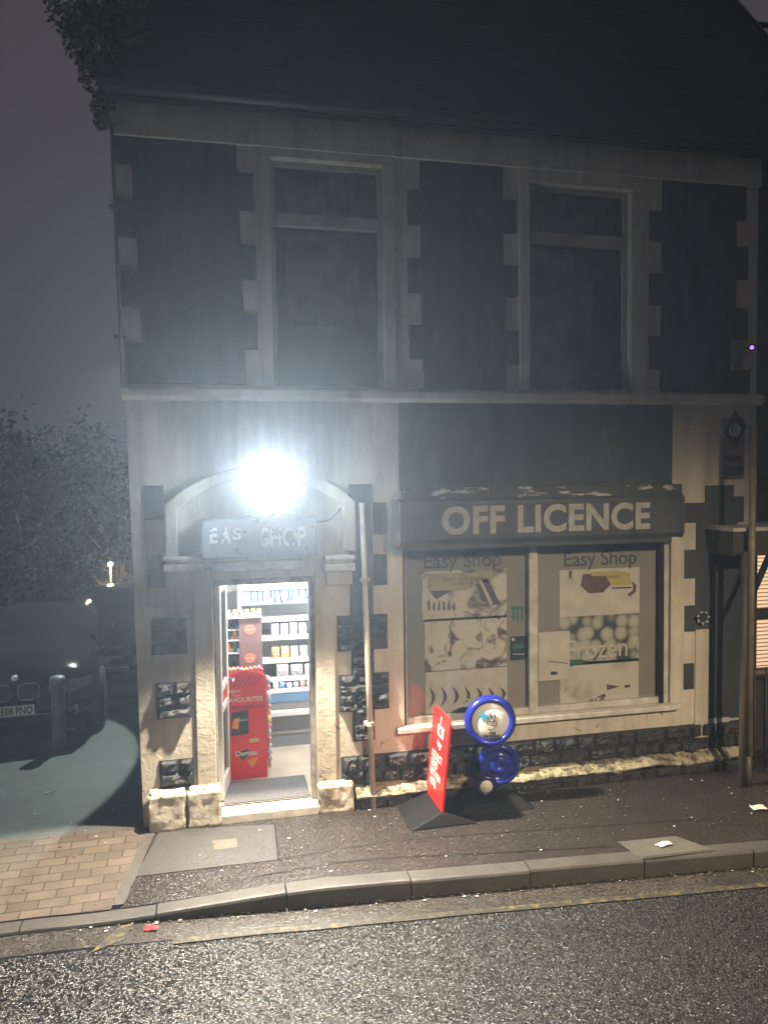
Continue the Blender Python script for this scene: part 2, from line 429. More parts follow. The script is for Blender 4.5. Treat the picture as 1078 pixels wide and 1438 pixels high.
for j in range(ny):
    for i in range(nx): a = j*(nx+1)+i; fs.append((a, a+1, a+nx+2, a+nx+1))
mb.add(v, fs, 'blocks'); structure('block_paving', mb)
mb = MB(); v = []; fs = []
for j in range(13):
    y = .06+(-1.04-.06)*j/12; x = edge_x(y); w = .075+.012*noise.noise((0, y*7, 3))
    v += [(x-w, y, pz(x, y)+.006), (x+.008+.012*noise.noise((5, y*9, 0)), y, pz(x, y)+.006)]
for j in range(12): fs.append((2*j, 2*j+1, 2*j+3, 2*j+2))
mb.add(v, fs, 'concrete'); structure('paving_edge', mb)
# tarmac patch by the door and seams
mb = MB()
q = [GP(225, 1166), GP(386, 1158), GP(391, 1206), GP(190, 1222)]
mb.add([(a, b, pz(a, b)+.004) for a, b in q], [(0, 1, 2, 3)], 'pave_smooth'); structure('pavement_patch', mb)
mb = MB()
def seam(pts, w):
    for a, b in zip(pts[:-1], pts[1:]):
        A = Vector(GP(*a)); B = Vector(GP(*b)); d = (B-A).normalized(); n = Vector((-d.y, d.x))*w
        mb.add([(p.x, p.y, pz(p.x, p.y)+.007) for p in (A-n, B-n, B+n, A+n)], [(0, 1, 2, 3)], 'black')
seam([(386, 1158), (391, 1206)], .006); seam([(320, 1234), (400, 1222), (470, 1212), (560, 1204), (680, 1199), (860, 1189)], .004)
seam([(391, 1206), (560, 1180), (770, 1165), (1000, 1150)], .003)
structure('pavement_seams', mb)
# lane beside the shop, falling away to the valley
def lane_z(x, y):
    if y < 8: return G-.055*max(0, y-.05)
    if y < 60: return G-.437-(y-8)*.215
    return -11.6+(y-60)*.16 + 1.5*noise.noise((x*.03, y*.02, 1))
structure('lane', sheet(MB(), lin(-14, -.55, 30), [.05, .07, 1, 2, 4, 6, 8, 9.0], lambda x, y: lane_z(x, y)+.002, 'lane'))
structure('ground', sheet(MB(), lin(-60, 60, 40), [.36, 3, 8, 12, 20, 40, 60], lambda x, y: lane_z(x, y)-.03, 'grass'))
v = MB(); sheet(v, lin(-260, 260, 60), [59, 80, 110, 140, 170, 200], lambda x, y: lane_z(x, y)-.05+(3*noise.noise((x*.02, 5, 0))+1.2*noise.noise((x*.09, 2, 0)))*max(0, (y-60)/140), 'hill')
structure('hillside', v)

# ------------------------------------------------------------------ the shop building
shop = thing('shop_building', 'two storey end terrace corner shop with cream quoins and dark stone panels', 'building', (0, 0, G))
XR = 5.34; ZE = 5.93
def lean(x, z): # the old left corner leans out as it rises
    return x-.085*max(0, (z-G)/6.05)*max(0, 1-(x+.6)/.5) if x < -.1 else x
def wall_grid(xs, zs, holes, y0, y1, mat, name, parent, skip=None):
    mb = MB(); v = []
    inside = lambda x, z: any(h[0] < x < h[2] and h[1] < z < h[3] for h in holes)
    nx, nz = len(xs), len(zs); idx = {}
    def vid(i, j, s):
        if (i, j, s) not in idx: idx[(i, j, s)] = len(v); v.append((lean(xs[i], zs[j]), (y0, y1)[s], zs[j]))
        return idx[(i, j, s)]
    fs = []; solid = {}
    for i in range(nx-1):
        for j in range(nz-1): solid[(i, j)] = not inside((xs[i]+xs[i+1])/2, (zs[j]+zs[j+1])/2)
    for (i, j), s in solid.items():
        if not s: continue
        fs.append((vid(i, j, 0), vid(i+1, j, 0), vid(i+1, j+1, 0), vid(i, j+1, 0)))
        fs.append((vid(i, j, 1), vid(i, j+1, 1), vid(i+1, j+1, 1), vid(i+1, j, 1)))
        for di, dj, a, b in ((-1, 0, (i, j), (i, j+1)), (1, 0, (i+1, j+1), (i+1, j)), (0, -1, (i+1, j), (i, j)), (0, 1, (i, j+1), (i+1, j+1))):
            if not solid.get((i+di, j+dj), False): fs.append((vid(*a, 0), vid(*b, 0), vid(*b, 1), vid(*a, 1)))
    mb.add(v, fs, mat); return mb.build(name, parent)
W1 = PR(379, 221, 541, 549); W2 = PR(742, 257, 884, 553)
DOOR = (.015, G, .885, 1.975); SW = (1.69, .565, 4.40, 2.215)
holes = [W1, W2, DOOR, SW]
xs = sorted({-.6, -.3, XR} | {h[i] for h in holes for i in (0, 2)})
zs = sorted({G-.05, .9, 3.5, ZE} | {h[i] for h in holes for i in (1, 3)})
wall_grid(xs, zs, holes, 0, .28, 'cream_peel', 'wall', shop)
mb = MB(); mb.add([(lean(-.6, z)+.002, y, z) for y in (.28, 7.5) for z in (G-1.2, ZE)], [(0, 1, 3, 2)], 'dark_render'); mb.box(-.6, 7.2, G-.05, XR, 7.5, ZE, 'dark_render'); mb.box(XR-.05, .28, G-.05, XR, 7.2, ZE, 'dark_render')
mb.build('side_wall', shop)
# dark quoined panels on the upper storey
def quoin_panel(rows, name='dark_panel', y=-.014, mat='dark_render'):
    left = []; right = []
    for (l, r, t, b) in rows:
        lt = P(l, t); lb = P(l, b); rt = P(r, t); rb = P(r, b)
        left += [lt, (lt[0], lb[1])]; right += [rt, (rt[0], rb[1])]
    # level the rows: use mean heights so courses stay horizontal
    pts = right[::-1]+left
    out = []
    for p in pts:
        if not out or (abs(p[0]-out[-1][0]) > 1e-3 or abs(p[1]-out[-1][1]) > 1e-3): out.append((lean(p[0], p[1]), p[1]))
    mb = MB(); mb.prism(out, y, 0.03, mat); return mb.build(name, shop)
def zip_rows(le, re):
    """left and right edges change at their own heights: (x, top, bottom) lists merged into an outline"""
    lp = [];
    for x, t, b in le: a = P(x, t); c = P(x, b); xm = (a[0]+c[0])/2; lp += [(xm, a[1]), (xm, c[1])]
    rp = []
    for x, t, b in re: a = P(x, t); c = P(x, b); xm = (a[0]+c[0])/2; rp += [(xm, a[1]), (xm, c[1])]
    for q in (lp, rp):
        for k in range(1, len(q)-1, 2): zmid = (q[k][1]+q[k+1][1])/2; q[k] = (q[k][0], zmid); q[k+1] = (q[k+1][0], zmid)
    zt = (lp[0][1]+rp[0][1])/2; zb = (lp[-1][1]+rp[-1][1])/2
    lp[0] = (lp[0][0], zt); rp[0] = (rp[0][0], zt); lp[-1] = (lp[-1][0], zb); rp[-1] = (rp[-1][0], zb)
    return [(lean(x, z), z) for x, z in rp[::-1]+lp]
def panel(le, re, name='dark_panel', y=-.014, mat='dark_render'):
    mb = MB(); mb.prism(zip_rows(le, re), y, .03, mat); return mb.build(name, shop, bevel=.004)
panel([(172, 181, 232), (197, 232, 281), (177, 281, 334), (203, 334, 382), (182, 382, 432), (207, 432, 483), (188, 483, 538)],
      [(332, 194, 243), (356, 243, 297), (337, 297, 345), (360, 345, 395), (341, 395, 443), (362, 443, 491), (345, 491, 541)])
panel([(589, 222, 267), (571, 267, 317), (590, 317, 363), (572, 363, 412), (592, 412, 457), (574, 457, 505), (594, 505, 552)],
      [(705, 231, 281), (724, 281, 328), (706, 328, 373), (726, 373, 418), (708, 418, 465), (727, 465, 512), (709, 512, 552)])
panel([(929, 252, 297), (911, 297, 340), (928, 340, 384), (911, 384, 428), (927, 428, 472), (910, 472, 519), (926, 519, 560)],
      [(1046, 259, 310), (1033, 310, 347), (1049, 347, 393), (1032, 393, 433), (1048, 433, 478), (1030, 478, 520), (1051, 520, 562)])
# bands
x0, zc0 = P(560, 567); _, zc1 = P(560, 549); zc0 = (P(175, 554)[1]+P(930, 576)[1])/2; zc1 = zc0+.13
mb = MB(); xl = lean(-.6, zc1)-.03
mb.prism([(-.085, zc0+.03), (-.05, zc0), (0.001, zc0), (0.001, zc1), (-.06, zc1-.025), (-.085, zc1-.04)], xl, XR+.03, 'cream', axis='x'); mb.build('string_course', shop, bevel=.008)
mb = MB(); zb0 = P(540, 200)[1]; mb.box(lean(-.6, ZE)-.02, -.03, ZE-.30, XR+.02, -.0, ZE, 'cream'); mb.build('eaves_band', shop, bevel=.01)
# window surrounds upstairs
for Wn in (W1, W2):
    mb = MB(); a, b, c, d = Wn; t = .10
    mb.box(a-t, -.022, b-.0, a, 0.001, d, 'cream'); mb.box(c, -.022, b, c+t, 0.001, d, 'cream'); mb.box(a-t, -.022, d, c+t, .001, d+.12, 'cream')
    mb.build('window_surround', shop, bevel=.006)
def upper_window(Wn, ztr, curtain):
    a, b, c, d = Wn; f = MB(); y0, y1 = .06, .13; t = .045
    f.box(a, y0, b, a+t, y1, d, 'upvc_old'); f.box(c-t, y0, b, c, y1, d, 'upvc_old'); f.box(a+t, y0, d-t, c-t, y1, d, 'upvc_old'); f.box(a+t, y0, b, c-t, y1, b+t, 'upvc_old')
    f.box(a+t, y0-.012, ztr-.055, c-t, y1, ztr+.055, 'upvc_old')
    w = f.build('window', shop, bevel=.005)
    g = MB(); g.box(a+t, .09, b+t, c-t, .094, ztr-.055, 'glass'); g.box(a+t, .09, ztr+.055, c-t, .094, d-t, 'glass'); g.build('pane', w)
    s = MB(); s.box(a-.06, -.05, b-.05, c+.06, .12, b-.002, 'upvc_old'); s.build('sill', w, bevel=.006)
    # net curtain covering part of the window
    cx0, cx1, cz0 = curtain; cx0 = a+(c-a)*cx0; cx1 = a+(c-a)*cx1; cz0 = b+(d-b)*cz0
    v = []; fs = []; n = 60
    for k in range(n+1):
        x = cx0+(cx1-cx0)*k/n; yy = .24+.005*math.sin(k*.8)+.007*math.sin(k*.27+1)
        v += [(x, yy, cz0), (x, yy, d)]
    for k in range(n): fs.append((2*k, 2*k+2, 2*k+3, 2*k+1))
    m2 = MB(); m2.add(v, fs, 'net', True); m2.build('curtain', w)
    m3 = MB(); m3.box(a-.02, .285, b-.02, c+.02, .3, d+.02, 'room_back'); m3.build('back_board', w)
    return w
upper_window(W1, P(460, 309)[1], (.14, .82, .30)); upper_window(W2, P(812, 335)[1], (.0, .74, -.02))
o = MB(); x0, z0, x1, z1 = PR(818, 502, 848, 546, .17); o.box(x0, .15, W2[1]+.045, x1, .20, z1, 'black'); tag(o.build('storage_box', bevel=.01), 'small dark box standing behind the glass of the right upstairs window', 'box')
# roof, gutter
def slate_roof(x0, x1, y0, z0, y1, slope, rows):
    mb = MB(); L_ = (y1-y0)/rows
    for r in range(rows):
        ya = y0+r*L_; yb = ya+L_*1.06; za = z0+(ya-y0)*slope; zb = z0+(yb-y0)*slope
        w = .3; off = (r % 2)*.15; x = x0
        while x < x1-1e-3:
            xb = min(x1, (x+w if x > x0 or not off else x+off)); dz = rnd.uniform(0, .006)
            mb.add([(x+.002, ya, za+.014+dz), (xb-.002, ya, za+.014+dz), (xb-.002, yb, zb+.002), (x+.002, yb, zb+.002), (x+.002, ya, za), (xb-.002, ya, za)], [(0, 1, 2, 3), (4, 5, 1, 0)], 'slate'); x = xb
    return mb
RX0, RX1 = -.74, 6.37; SL = 1.32
rm = slate_roof(RX0, RX1, -.22, ZE+.02, 4.0, SL, 16)
rm.add([(x, y, ZE-.02+(y+.22)*SL) for x in (RX0, RX1) for y in (-.2, 4.0)], [(0, 1, 3, 2)], 'slate')
rm.add([(x, y, z) for x in (RX0, RX1) for (y, z) in ((4.0, ZE+5.55), (8.2, ZE+.02))], [(0, 1, 3, 2)], 'slate')
rm.add([(lean(-.6, ZE), 0, ZE), (lean(-.6, ZE), 7.5, ZE), (lean(-.6, ZE), 4.0, ZE+5.3)], [(0, 1, 2)], 'dark_render')
roof = rm.build('roof', shop)
g = MB(); n = 10; prof = [(-.17+.065*math.cos(math.pi+math.pi*k/n)-.06, ZE+.0+.065*math.sin(math.pi+math.pi*k/n)) for k in range(n+1)]
prof = prof+[(p[0]*1.0, p[1]+.012) for p in prof[::-1]]
g.prism(prof, RX0+.02, RX1-.02, 'gutter', axis='x'); g.build('gutter', roof)
g = MB(); g.box(RX0+.04, -.13, ZE-.035, RX1-.02, -.035, ZE+.1, 'gutter'); g.build('fascia_board', roof)
for k in range(2):
    g = MB(); g.prism([(-.24, ZE-.06), (-.2, ZE-.06), (4.0, ZE+5.50), (4.0, ZE+5.64), (-.24, ZE+.06)], (RX0-.03 if k == 0 else RX1), (RX0 if k == 0 else RX1+.03), 'gutter', axis='x'); g.build('bargeboard', roof)

# rough stone facing
def rubble(name, x0, z0, x1, z1, y=.0, proud=.05, course=.105, seed=1, mat='rock', parent=None):
    r = random.Random(seed); mb = MB(); mb.box(x0, y-.012, z0, x1, y+.02, z1, mat)
    nrow = max(1, round((z1-z0)/course)); hs = [r.uniform(.8, 1.2) for _ in range(nrow)]; t = sum(hs); z = z0
    for k in range(nrow):
        h = hs[k]/t*(z1-z0); x = x0
        while x < x1-.01:
            w = r.uniform(.13, .34)
            if x1-(x+w) < .08: w = x1-x
            nu, nv = max(4, int(w/.022)), max(4, int(h/.018)); v = []; fs = []; ss = r.uniform(0, 99); pr = proud*r.uniform(.55, 1.1)
            for j in range(nv+1):
                for i in range(nu+1):
                    u, q = i/nu, j/nv
                    e = min(1, 5*min(u, 1-u)*w/.1) ; f = min(1, 3.2*min(q, 1-q)*h/.07)
                    d = pr*(max(0, e)**.5)*(max(0, f)**.5)
                    nn = noise.noise((x*3+u*w*16+ss, q*h*16, ss))*.6+noise.noise((u*w*45+ss, q*h*45, ss))*.3
                    d = d*(1+1.25*nn)
                    gx = .008; v.append((x+gx+(w-2*gx)*u, y-.013-max(0, d), z+.006+(h-.012)*q))
            for j in range(nv):
                for i in range(nu): a = j*(nu+1)+i; fs.append((a, a+1, a+nu+2, a+nu+1))
            mb.add(v, fs, mat, False); x += w
        z += h
    return mb.build(name, parent or shop)
def rubble_px(px, seed, proud=.05, course=.105): x0, z0, x1, z1 = PR(*px); return rubble('stone_block', x0, z0, x1, z1, 0, proud, course, seed)
for k, px in enumerate([(212, 869, 263, 917), (219, 959, 269, 1006), (224, 1068, 273, 1116)]): rubble_px(px, 10+k, (.02, .05, .045)[k], .1)
for k, px in enumerate([(473, 865, 544, 910), (476, 948, 546, 994), (493, 910, 525, 948), (495, 994, 526, 1038)]): rubble_px(px, 20+k, .045, .085)
# smooth dark stones round the door and on the right hand pier
def flat_dark(pxs, name='dark_stone', y=-.012):
    for px in pxs:
        x0, z0, x1, z1 = PR(*px); mb = MB(); mb.box(x0, y, z0, x1, .02, z1, 'dark_render'); mb.build(name, shop, bevel=.004)
flat_dark([(202, 682, 231, 729), (207, 779, 231, 825), (489, 680, 524, 865), (524, 706, 541, 750), (524, 779, 543, 821)])
panel([(989, 680, 706), (959, 706, 734), (976, 734, 772), (960, 772, 812), (975, 812, 850), (960, 850, 886), (992, 886, 1008)],
      [(1029, 683, 697), (1043, 697, 733), (1034, 733, 760), (1054, 760, 850), (1040, 850, 880), (1054, 880, 940), (1050, 940, 1008)], 'dark_pier', y=-.012)
flat_dark([(959, 932, 973, 967)])
x0, z0, x1, z1 = PR(559, 572, 941, 686); mb = MB(); mb.box(x0, -.03, z0+.02, x1, .02, zc0-.001, 'dark_render'); mb.build('fascia_panel', shop, bevel=.006)
mb = MB(); x0, z0, x1, z1 = PR(562, 684, 944, 701); mb.box(x0, -.16, z0, x1, 0.02, z1-.01, 'flaky'); mb.build('fascia_ledge', shop, bevel=.008)
# base course, ledge and plinth under the shop window
zl = .0
rubble('stone_course', P(479, 1075)[0], .075, 5.28, .335, 0, .05, .13, 31)
mb = MB(); v = []; fs = []; n = 90; xa, xb = 1.22, 5.0
ring = [(-.03, .02), (-.15, -.02), (-.155, -.06), (-.02, -.085), (0.0, .07), (-.06, .062)]
order = [4, 5, 0, 1, 2, 3]
prof0 = [(0.0, .07), (-.05, .055), (-.11, .022), (-.128, .0), (-.115, -.02), (0.0, -.035)]
for i in range(n+1):
    x = xa+(xb-xa)*i/n
    for k, (yy, zz) in enumerate(prof0):
        a = .018*noise.noise((x*6, k*3, 2))+.016*noise.noise((x*1.7, 4, 2)); b = (.014*noise.noise((x*11, k*2, 7))+.022*noise.noise((x*2.3, 1, 7)))*(1 if yy else .3)
        v.append((x, yy+a if yy else .01, zz+b))
m_ = len(prof0)
for i in range(n):
    for k in range(m_-1): fs.append((i*m_+k, i*m_+k+1, (i+1)*m_+k+1, (i+1)*m_+k))
fs += [tuple(range(m_)), tuple(range(n*m_+m_-1, n*m_-1, -1))]
mb.add(v, fs, 'moss'); mb.build('plinth_ledge', shop)
rubble('plinth_course', 1.22, G-.02, 5.3, -.04, -.07, .03, .11, 33)
mb = MB(); mb.box(1.22, -.08, G-.02, 5.3, -.0, -.04, 'rock'); mb.build('plinth_backing', shop)
# shop window sill strip and pale strip
mb = MB(); x0 = 1.62; mb.box(x0, -.07, .515, 4.47, .0, .563, 'cream_clean'); mb.build('window_sill', shop, bevel=.006)
mb = MB(); x0, z0, x1, z1 = PR(975, 884, 992, 1068); mb.box(x0, -.014, z0, x1, .01, z1, 'cream'); x0, z0, x1, z1 = PR(992, 1009, 1022, 1026); mb.box(x0, -.014, z0, x1, .01, z1, 'cream'); mb.build('paint_strip', shop)
# door surround
for sx, px, cap in ((-1, (231, 800, 297, 1116), (229, 782, 286, 800)), (1, (446, 800, 488, 1108), (455, 781, 498, 800))):
    x0, z0, x1, z1 = PR(*px); mb = MB()
    if sx < 0: x1 = .012
    else: x0 = .888
    # pilaster: a plain face inset from the capital, cut round the stone blocks
    mb.box(x1-.16 if sx < 0 else x0, -.03, z0, x1 if sx < 0 else x0+.17, 0.001, z1, 'cream_peel'); mb.build('pilaster', shop, bevel=.008)
    a, z0c, b, z1c = PR(*cap, -.08); mb = MB()
    mb.box(a, -.115, z1c-.035, b, 0, z1c, 'cream_clean'); mb.box(a+.015, -.09, z1c-.06, b-.015, 0, z1c-.036, 'cream_clean'); mb.box(a, -.11, z0c-.005, b, 0, z1c-.068, 'cream_clean')
    mb.box(a+.02, -.07, z0c-.13, b-.02, 0, z0c-.006, 'cream'); mb.build('capital', shop, bevel=.006)
# raised hood mould: two legs and a low arch
def arc(cx, half, z0, rise, n=24):
    r = (half*half+rise*rise)/(2*rise); th = math.asin(half/r)
    return [(cx+r*math.sin(-th+2*th*k/n), z0+rise-r+r*math.cos(-th+2*th*k/n)) for k in range(n+1)]
xa, za = P(242, 712); xb, _ = P(487, 712); zb = P(240, 781)[1]; cx = (xa+xb)/2; hw = (xb-xa)/2
outer = [(cx-hw-.06, zb)]+arc(cx, hw+.06, za+.02, .32)+[(cx+hw+.06, zb)]
inner = [(cx+hw-.04, zb)]+arc(cx, hw-.04, za-.02, .26)[::-1]+[(cx-hw+.04, zb)]
mb = MB(); mb.prism(outer+inner, -.085, 0.001, 'cream'); mb.build('hood_mould', shop, bevel=.008)
# corner plinth blocks
def lump(name, px, yf, mat, seed):
    x0, z0, x1, z1 = PR(*px, yf); z0 = G-.02; mb = MB(); v = []; fs = []
    nx, nz = 26, 14
    bmx = [(x0, yf, z0)]
    def grid(o, ux, uy, nu, nv):
        b = len(v); o, ux, uy = Vector(o), Vector(ux), Vector(uy)
        for j in range(nv+1):
            for i in range(nu+1): v.append(o+ux*(i/nu)+uy*(j/nv))
        for j in range(nv):
            for i in range(nu): a = b+j*(nu+1)+i; fs.append((a, a+1, a+nu+2, a+nu+1))
    w, h, d = x1-x0, z1-z0, -yf+.0
    grid((x0, yf, z0), (w, 0, 0), (0, 0, h), nx, nz); grid((x0, yf, z1), (w, 0, 0), (0, d, 0), nx, 6)
    grid((x0, 0, z0), (0, yf, 0), (0, 0, h), 6, nz); grid((x1, yf, z0), (0, d, 0), (0, 0, h), 6, nz)
    c = Vector(((x0+x1)/2, yf/2, (z0+z1)/2)); out = []
    for p in v:
        q = Vector(p); e = Vector((abs(q.x-c.x)/(w/2), abs(q.y-c.y)/(d/2), abs(q.z-c.z)/(h/2)))
        k = .012*noise.noise(q*7+Vector((seed, 0, 0)))+.008*noise.noise(q*22)
        rr = sum(1 for t in e if t > .93); s = .018 if rr >= 2 else 0
        dirv = (q-c); dirv = Vector((dirv.x/(w/2), dirv.y/(d/2), dirv.z/(h/2)))
        q = q+Vector((dirv.x*(k-s), dirv.y*(k-s), dirv.z*(k*.6-s) if q.z > G else 0)); out.append(q)
    mb.add(out, fs, mat, True); mb.build(name, shop)
lump('plinth_block', (207, 1116, 262, 1160), -.12, 'cream_peel', 3); lump('plinth_block', (263, 1110, 311, 1155), -.11, 'cream_peel', 8); lump('plinth_block', (447, 1103, 497, 1142), -.11, 'cream_peel', 14)
# lintel, door frame, threshold, interior
mb = MB(); x0, z0, x1, z1 = PR(302, 790, 426, 798, -.04); mb.box(x0, -.06, z0, x1, 0.0, z1, 'cream_clean'); mb.build('lintel_strip', shop, bevel=.006)
mb = MB(); mb.box(.016, .05, FL, .034, .16, 1.974, 'timber'); mb.box(.845, .05, FL, .884, .16, 1.974, 'timber'); mb.box(.034, .05, 1.915, .845, .16, 1.974, 'timber'); mb.build('door_frame', shop, bevel=.004)
mb = MB(); mb.box(.0, -.09, G-.02, .905, .10, FL-.006, 'cream_clean'); mb.build('threshold', shop, bevel=.012)
RMX0, RMX1, RMY1, RMZ = -.35, 2.6, 2.35, 2.25
mb = MB(); mb.add([(x, y, FL) for x in (RMX0, RMX1) for y in (.101, RMY1)], [(0, 1, 3, 2)], 'interior_floor'); mb.build('floor', shop)
mb = MB(); mb.add([(x, y, RMZ) for x in (RMX0, RMX1) for y in (.281, RMY1)], [(0, 1, 3, 2)], 'interior_wall')
mb.add([(x, RMY1, z) for x in (RMX0, RMX1) for z in (FL, RMZ)], [(0, 1, 3, 2)], 'interior_wall')
for x in (RMX0, RMX1): mb.add([(x, y, z) for y in (.281, RMY1) for z in (FL, RMZ)], [(0, 1, 3, 2)], 'interior_wall')
mb.add([(x, .283, z) for x in (RMX0, .0) for z in (FL, RMZ)], [(0, 1, 3, 2)], 'interior_wall'); mb.add([(x, .283, z) for x in (.9, RMX1) for z in (FL, RMZ)], [(0, 1, 3, 2)], 'interior_wall'); mb.add([(x, .284, z) for x in (0, .9) for z in (1.98, RMZ)], [(0, 1, 3, 2)], 'interior_wall')
mb.build('shop_room', shop)
mb = MB(); mb.box(.07, .11, FL+.001, .84, .60, FL+.012, 'mat'); tag(mb.build('door_mat', bevel=.004), 'dark grey rubber mat lying inside the open shop doorway', 'mat')
# door leaf, opened inwards
dm = thing('tmp', 'x', 'x', (0, 0, 0)); bpy.data.objects.remove(dm)
ang = R(81); LW = .46; ox, oy = .046, .175
ux = Vector((math.cos(ang), math.sin(ang), 0)); un = Vector((-ux.y, ux.x, 0))
def leaf_box(mb, a, b, z0, z1, t0, t1, mat):
    pts = []
    for z in (z0, z1):
        for t in (t0, t1):
            for s in (a, b): q = Vector((ox, oy, 0))+ux*s+un*t; pts.append((q.x, q.y, z))
    mb.add(pts, [(0, 2, 3, 1), (4, 5, 7, 6), (0, 1, 5, 4), (2, 6, 7, 3), (0, 4, 6, 2), (1, 3, 7, 5)], mat)
mb = MB(); zd0, zd1 = FL+.012, 1.90
for a, b, z0, z1 in ((0, .075, zd0, zd1), (LW-.075, LW, zd0, zd1), (.075, LW-.075, zd0, zd0+.16), (.075, LW-.075, zd1-.08, zd1), (.075, LW-.075, .74, .80), (.075, LW-.075, .93, .99)): leaf_box(mb, a, b, z0, z1, -.026, .026, 'upvc')
door = mb.build('door', shop, bevel=.004)
mb = MB(); leaf_box(mb, .075, LW-.075, zd0+.16, .74, -.006, .006, 'glass'); leaf_box(mb, .075, LW-.075, .99, zd1-.08, -.006, .006, 'glass'); mb.build('pane', door)
mb = MB(); leaf_box(mb, .075, LW-.075, .80, .93, -.012, .012, 'red_card'); mb.build('panel', door)
mb = MB(); h = Vector((ox, oy, .96))+ux*(LW-.04)-un*.03; mb.tube([h, h-un*.05, h-un*.055-ux*.11], .009, 'steel'); mb.build('handle', door)

# shop window
mb = MB(); a, b, c, d = SW; y0, y1 = .04, .11
xm0 = P(741, 880, .06)[0]; xm1 = P(753, 880, .06)[0]
mb.box(a, y0, b, a+.04, y1, d, 'upvc_dirty'); mb.box(c-.06, y0, b, c, y1, d, 'upvc_dirty'); mb.box(xm0, y0-.01, b, xm1, y1, d, 'upvc_dirty')
mb.box(a+.04, y0, b, xm0, y1, b+.06, 'upvc_dirty'); mb.box(xm1, y0, b, c-.06, y1, b+.06, 'upvc_dirty'); mb.box(a+.04, y0, d-.05, xm0, y1, d, 'upvc_dirty'); mb.box(xm1, y0, d-.05, c-.06, y1, d, 'upvc_dirty')
sw = mb.build('shop_window', shop, bevel=.005)
mb = MB(); YF = .10
mb.box(a+.04, YF, b+.06, xm0, YF+.01, d-.05, 'film'); mb.box(xm1, YF, b+.06, c-.06, YF+.01, d-.05, 'film'); mb.build('frosted_film', sw)
mb = MB(); mb.box(a+.04, .062, b+.06, xm0, .066, d-.05, 'glass'); mb.box(xm1, .062, b+.06, c-.06, .066, d-.05, 'glass'); mb.build('pane', sw)
mb = MB(); mb.box(c-.105, .015, b, c-.065, .038, d, 'black'); mb.build('shutter_rail', sw); mb = MB(); mb.box(a-.001, .015, b, a+.022, .038, d, 'black'); mb.build('shutter_rail', sw)
YT = YF-.004
mb = MB(); wall_text(mb, 'Easy Shop', (595, 778, 703, 801), YT, 'vinyl_txt', .004, .002); mb.build('lettering', sw)
mb = MB(); wall_text(mb, 'Easy Shop', (792, 775, 893, 798), YT, 'vinyl_txt', .004, .002); mb.build('lettering', sw)

# posters in the window
def peas_mat():
    mt, nt, b = newmat('pea photo'); v = coords(nt)
    vo = N(nt, 'ShaderNodeTexVoronoi'); vo.inputs['Scale'].default_value = 8; vo.inputs['Randomness'].default_value = .55; L(nt, v, vo.inputs['Vector'])
    c = ramp(nt, vo.outputs['Distance'], [(.15, (.58, .56, .47)), (.5, (.40, .40, .31)), (.72, (.06, .062, .045))])
    L(nt, c, b.inputs['Base Color']); b.inputs['Roughness'].default_value = .5; return mt
def photo_mat(name, cols, scale, dist, seed):
    mt, nt, b = newmat(name); v = coords(nt)
    mp = N(nt, 'ShaderNodeMapping'); mp.inputs['Location'].default_value = (seed, seed*2, 0); L(nt, v, mp.inputs[0])
    f = noise_t(nt, mp.outputs[0], scale, 4, .55, dist)
    L(nt, ramp(nt, f, cols), b.inputs['Base Color']); b.inputs['Roughness'].default_value = .5; return mt
PW = (.62, .57, .48)
M['ph1'] = photo_mat('salad photo', [(.34, (.10, .10, .10)), (.42, (.30, .27, .23)), (.5, PW)], 4.5, 1.2, 3)
M['ph2'] = photo_mat('sweets photo', [(.38, (.09, .065, .06)), (.46, (.33, .28, .24)), (.53, PW)], 6.5, 1.0, 9)
M['ph4'] = photo_mat('meal photo', [(.27, (.22, .18, .15)), (.34, (.40, .36, .3)), (.42, PW)], 2.0, .4, 21)
M['peas'] = peas_mat()
def poster(px, mat, label, deco=None):
    x0, z0, x1, z1 = PR(*px, YT); mb = MB(); mb.box(x0, YT-.001, z0, x1, YT+.0015, z1, mat)
    o = thing('poster', label, 'poster', (x0, YT, z0), 'posters stuck inside the shop window')
    mb.build('sheet', o); return o
YD = YT-.004
def flat(mb, pts, y, mat, th=.0015): mb.prism([P(p[0], p[1], y) for p in pts], y-th, y, mat)
p = poster((592, 803, 711, 867), 'ph1', 'faded food poster with a wide pale yellow banner, top of the left window pane')
mb = MB(); flat(mb, [(600, 806), (692, 803), (690, 818), (662, 821), (655, 829), (600, 830)], YD, 'paper'); mb2 = M['yellow_faded'] = plain('faded yellow', (.42, .38, .2), .5); mb.mats[0] = mb2; mb.build('banner', p)
mb = MB(); wall_text(mb, 'lunch and snacks', (622, 809, 682, 815), YD-.002, 'brown_print', 0, .001); mb.build('lettering', p); mb = MB(); wall_text(mb, 'everyday low', (632, 817, 664, 823), YD-.002, 'brown_print', 0, .001); mb.build('lettering', p)
mb = MB(); flat(mb, [(603, 830), (634, 829), (612, 842)], YD, 'vinyl_txt'); flat(mb, [(668, 815), (684, 812), (702, 848), (690, 850)], YD, 'pipe_grey'); flat(mb, [(672, 816), (676, 815), (692, 848), (688, 850)], YD-.002, 'paper')
for k in range(6): flat(mb, [(600+k*7, 846+(k % 3)*4), (603+k*7, 840+(k % 2)*5), (604+k*7, 856), (601+k*7, 858)], YD, 'brown_print')
mb.build('picture', p)
p = poster((596, 870, 711, 936), 'ph2', 'faded poster of sweets in pale wrappers, middle of the left window pane')
mb = MB(); wall_text(mb, 'Confec', (601, 918, 668, 933), YD, 'paper_white', .006, .001); mb.build('lettering', p)
mb = MB(); flat(mb, [(600, 880), (608, 875), (618, 877), (626, 897), (620, 912), (609, 914)], YD, 'paper'); mb.build('picture', p)
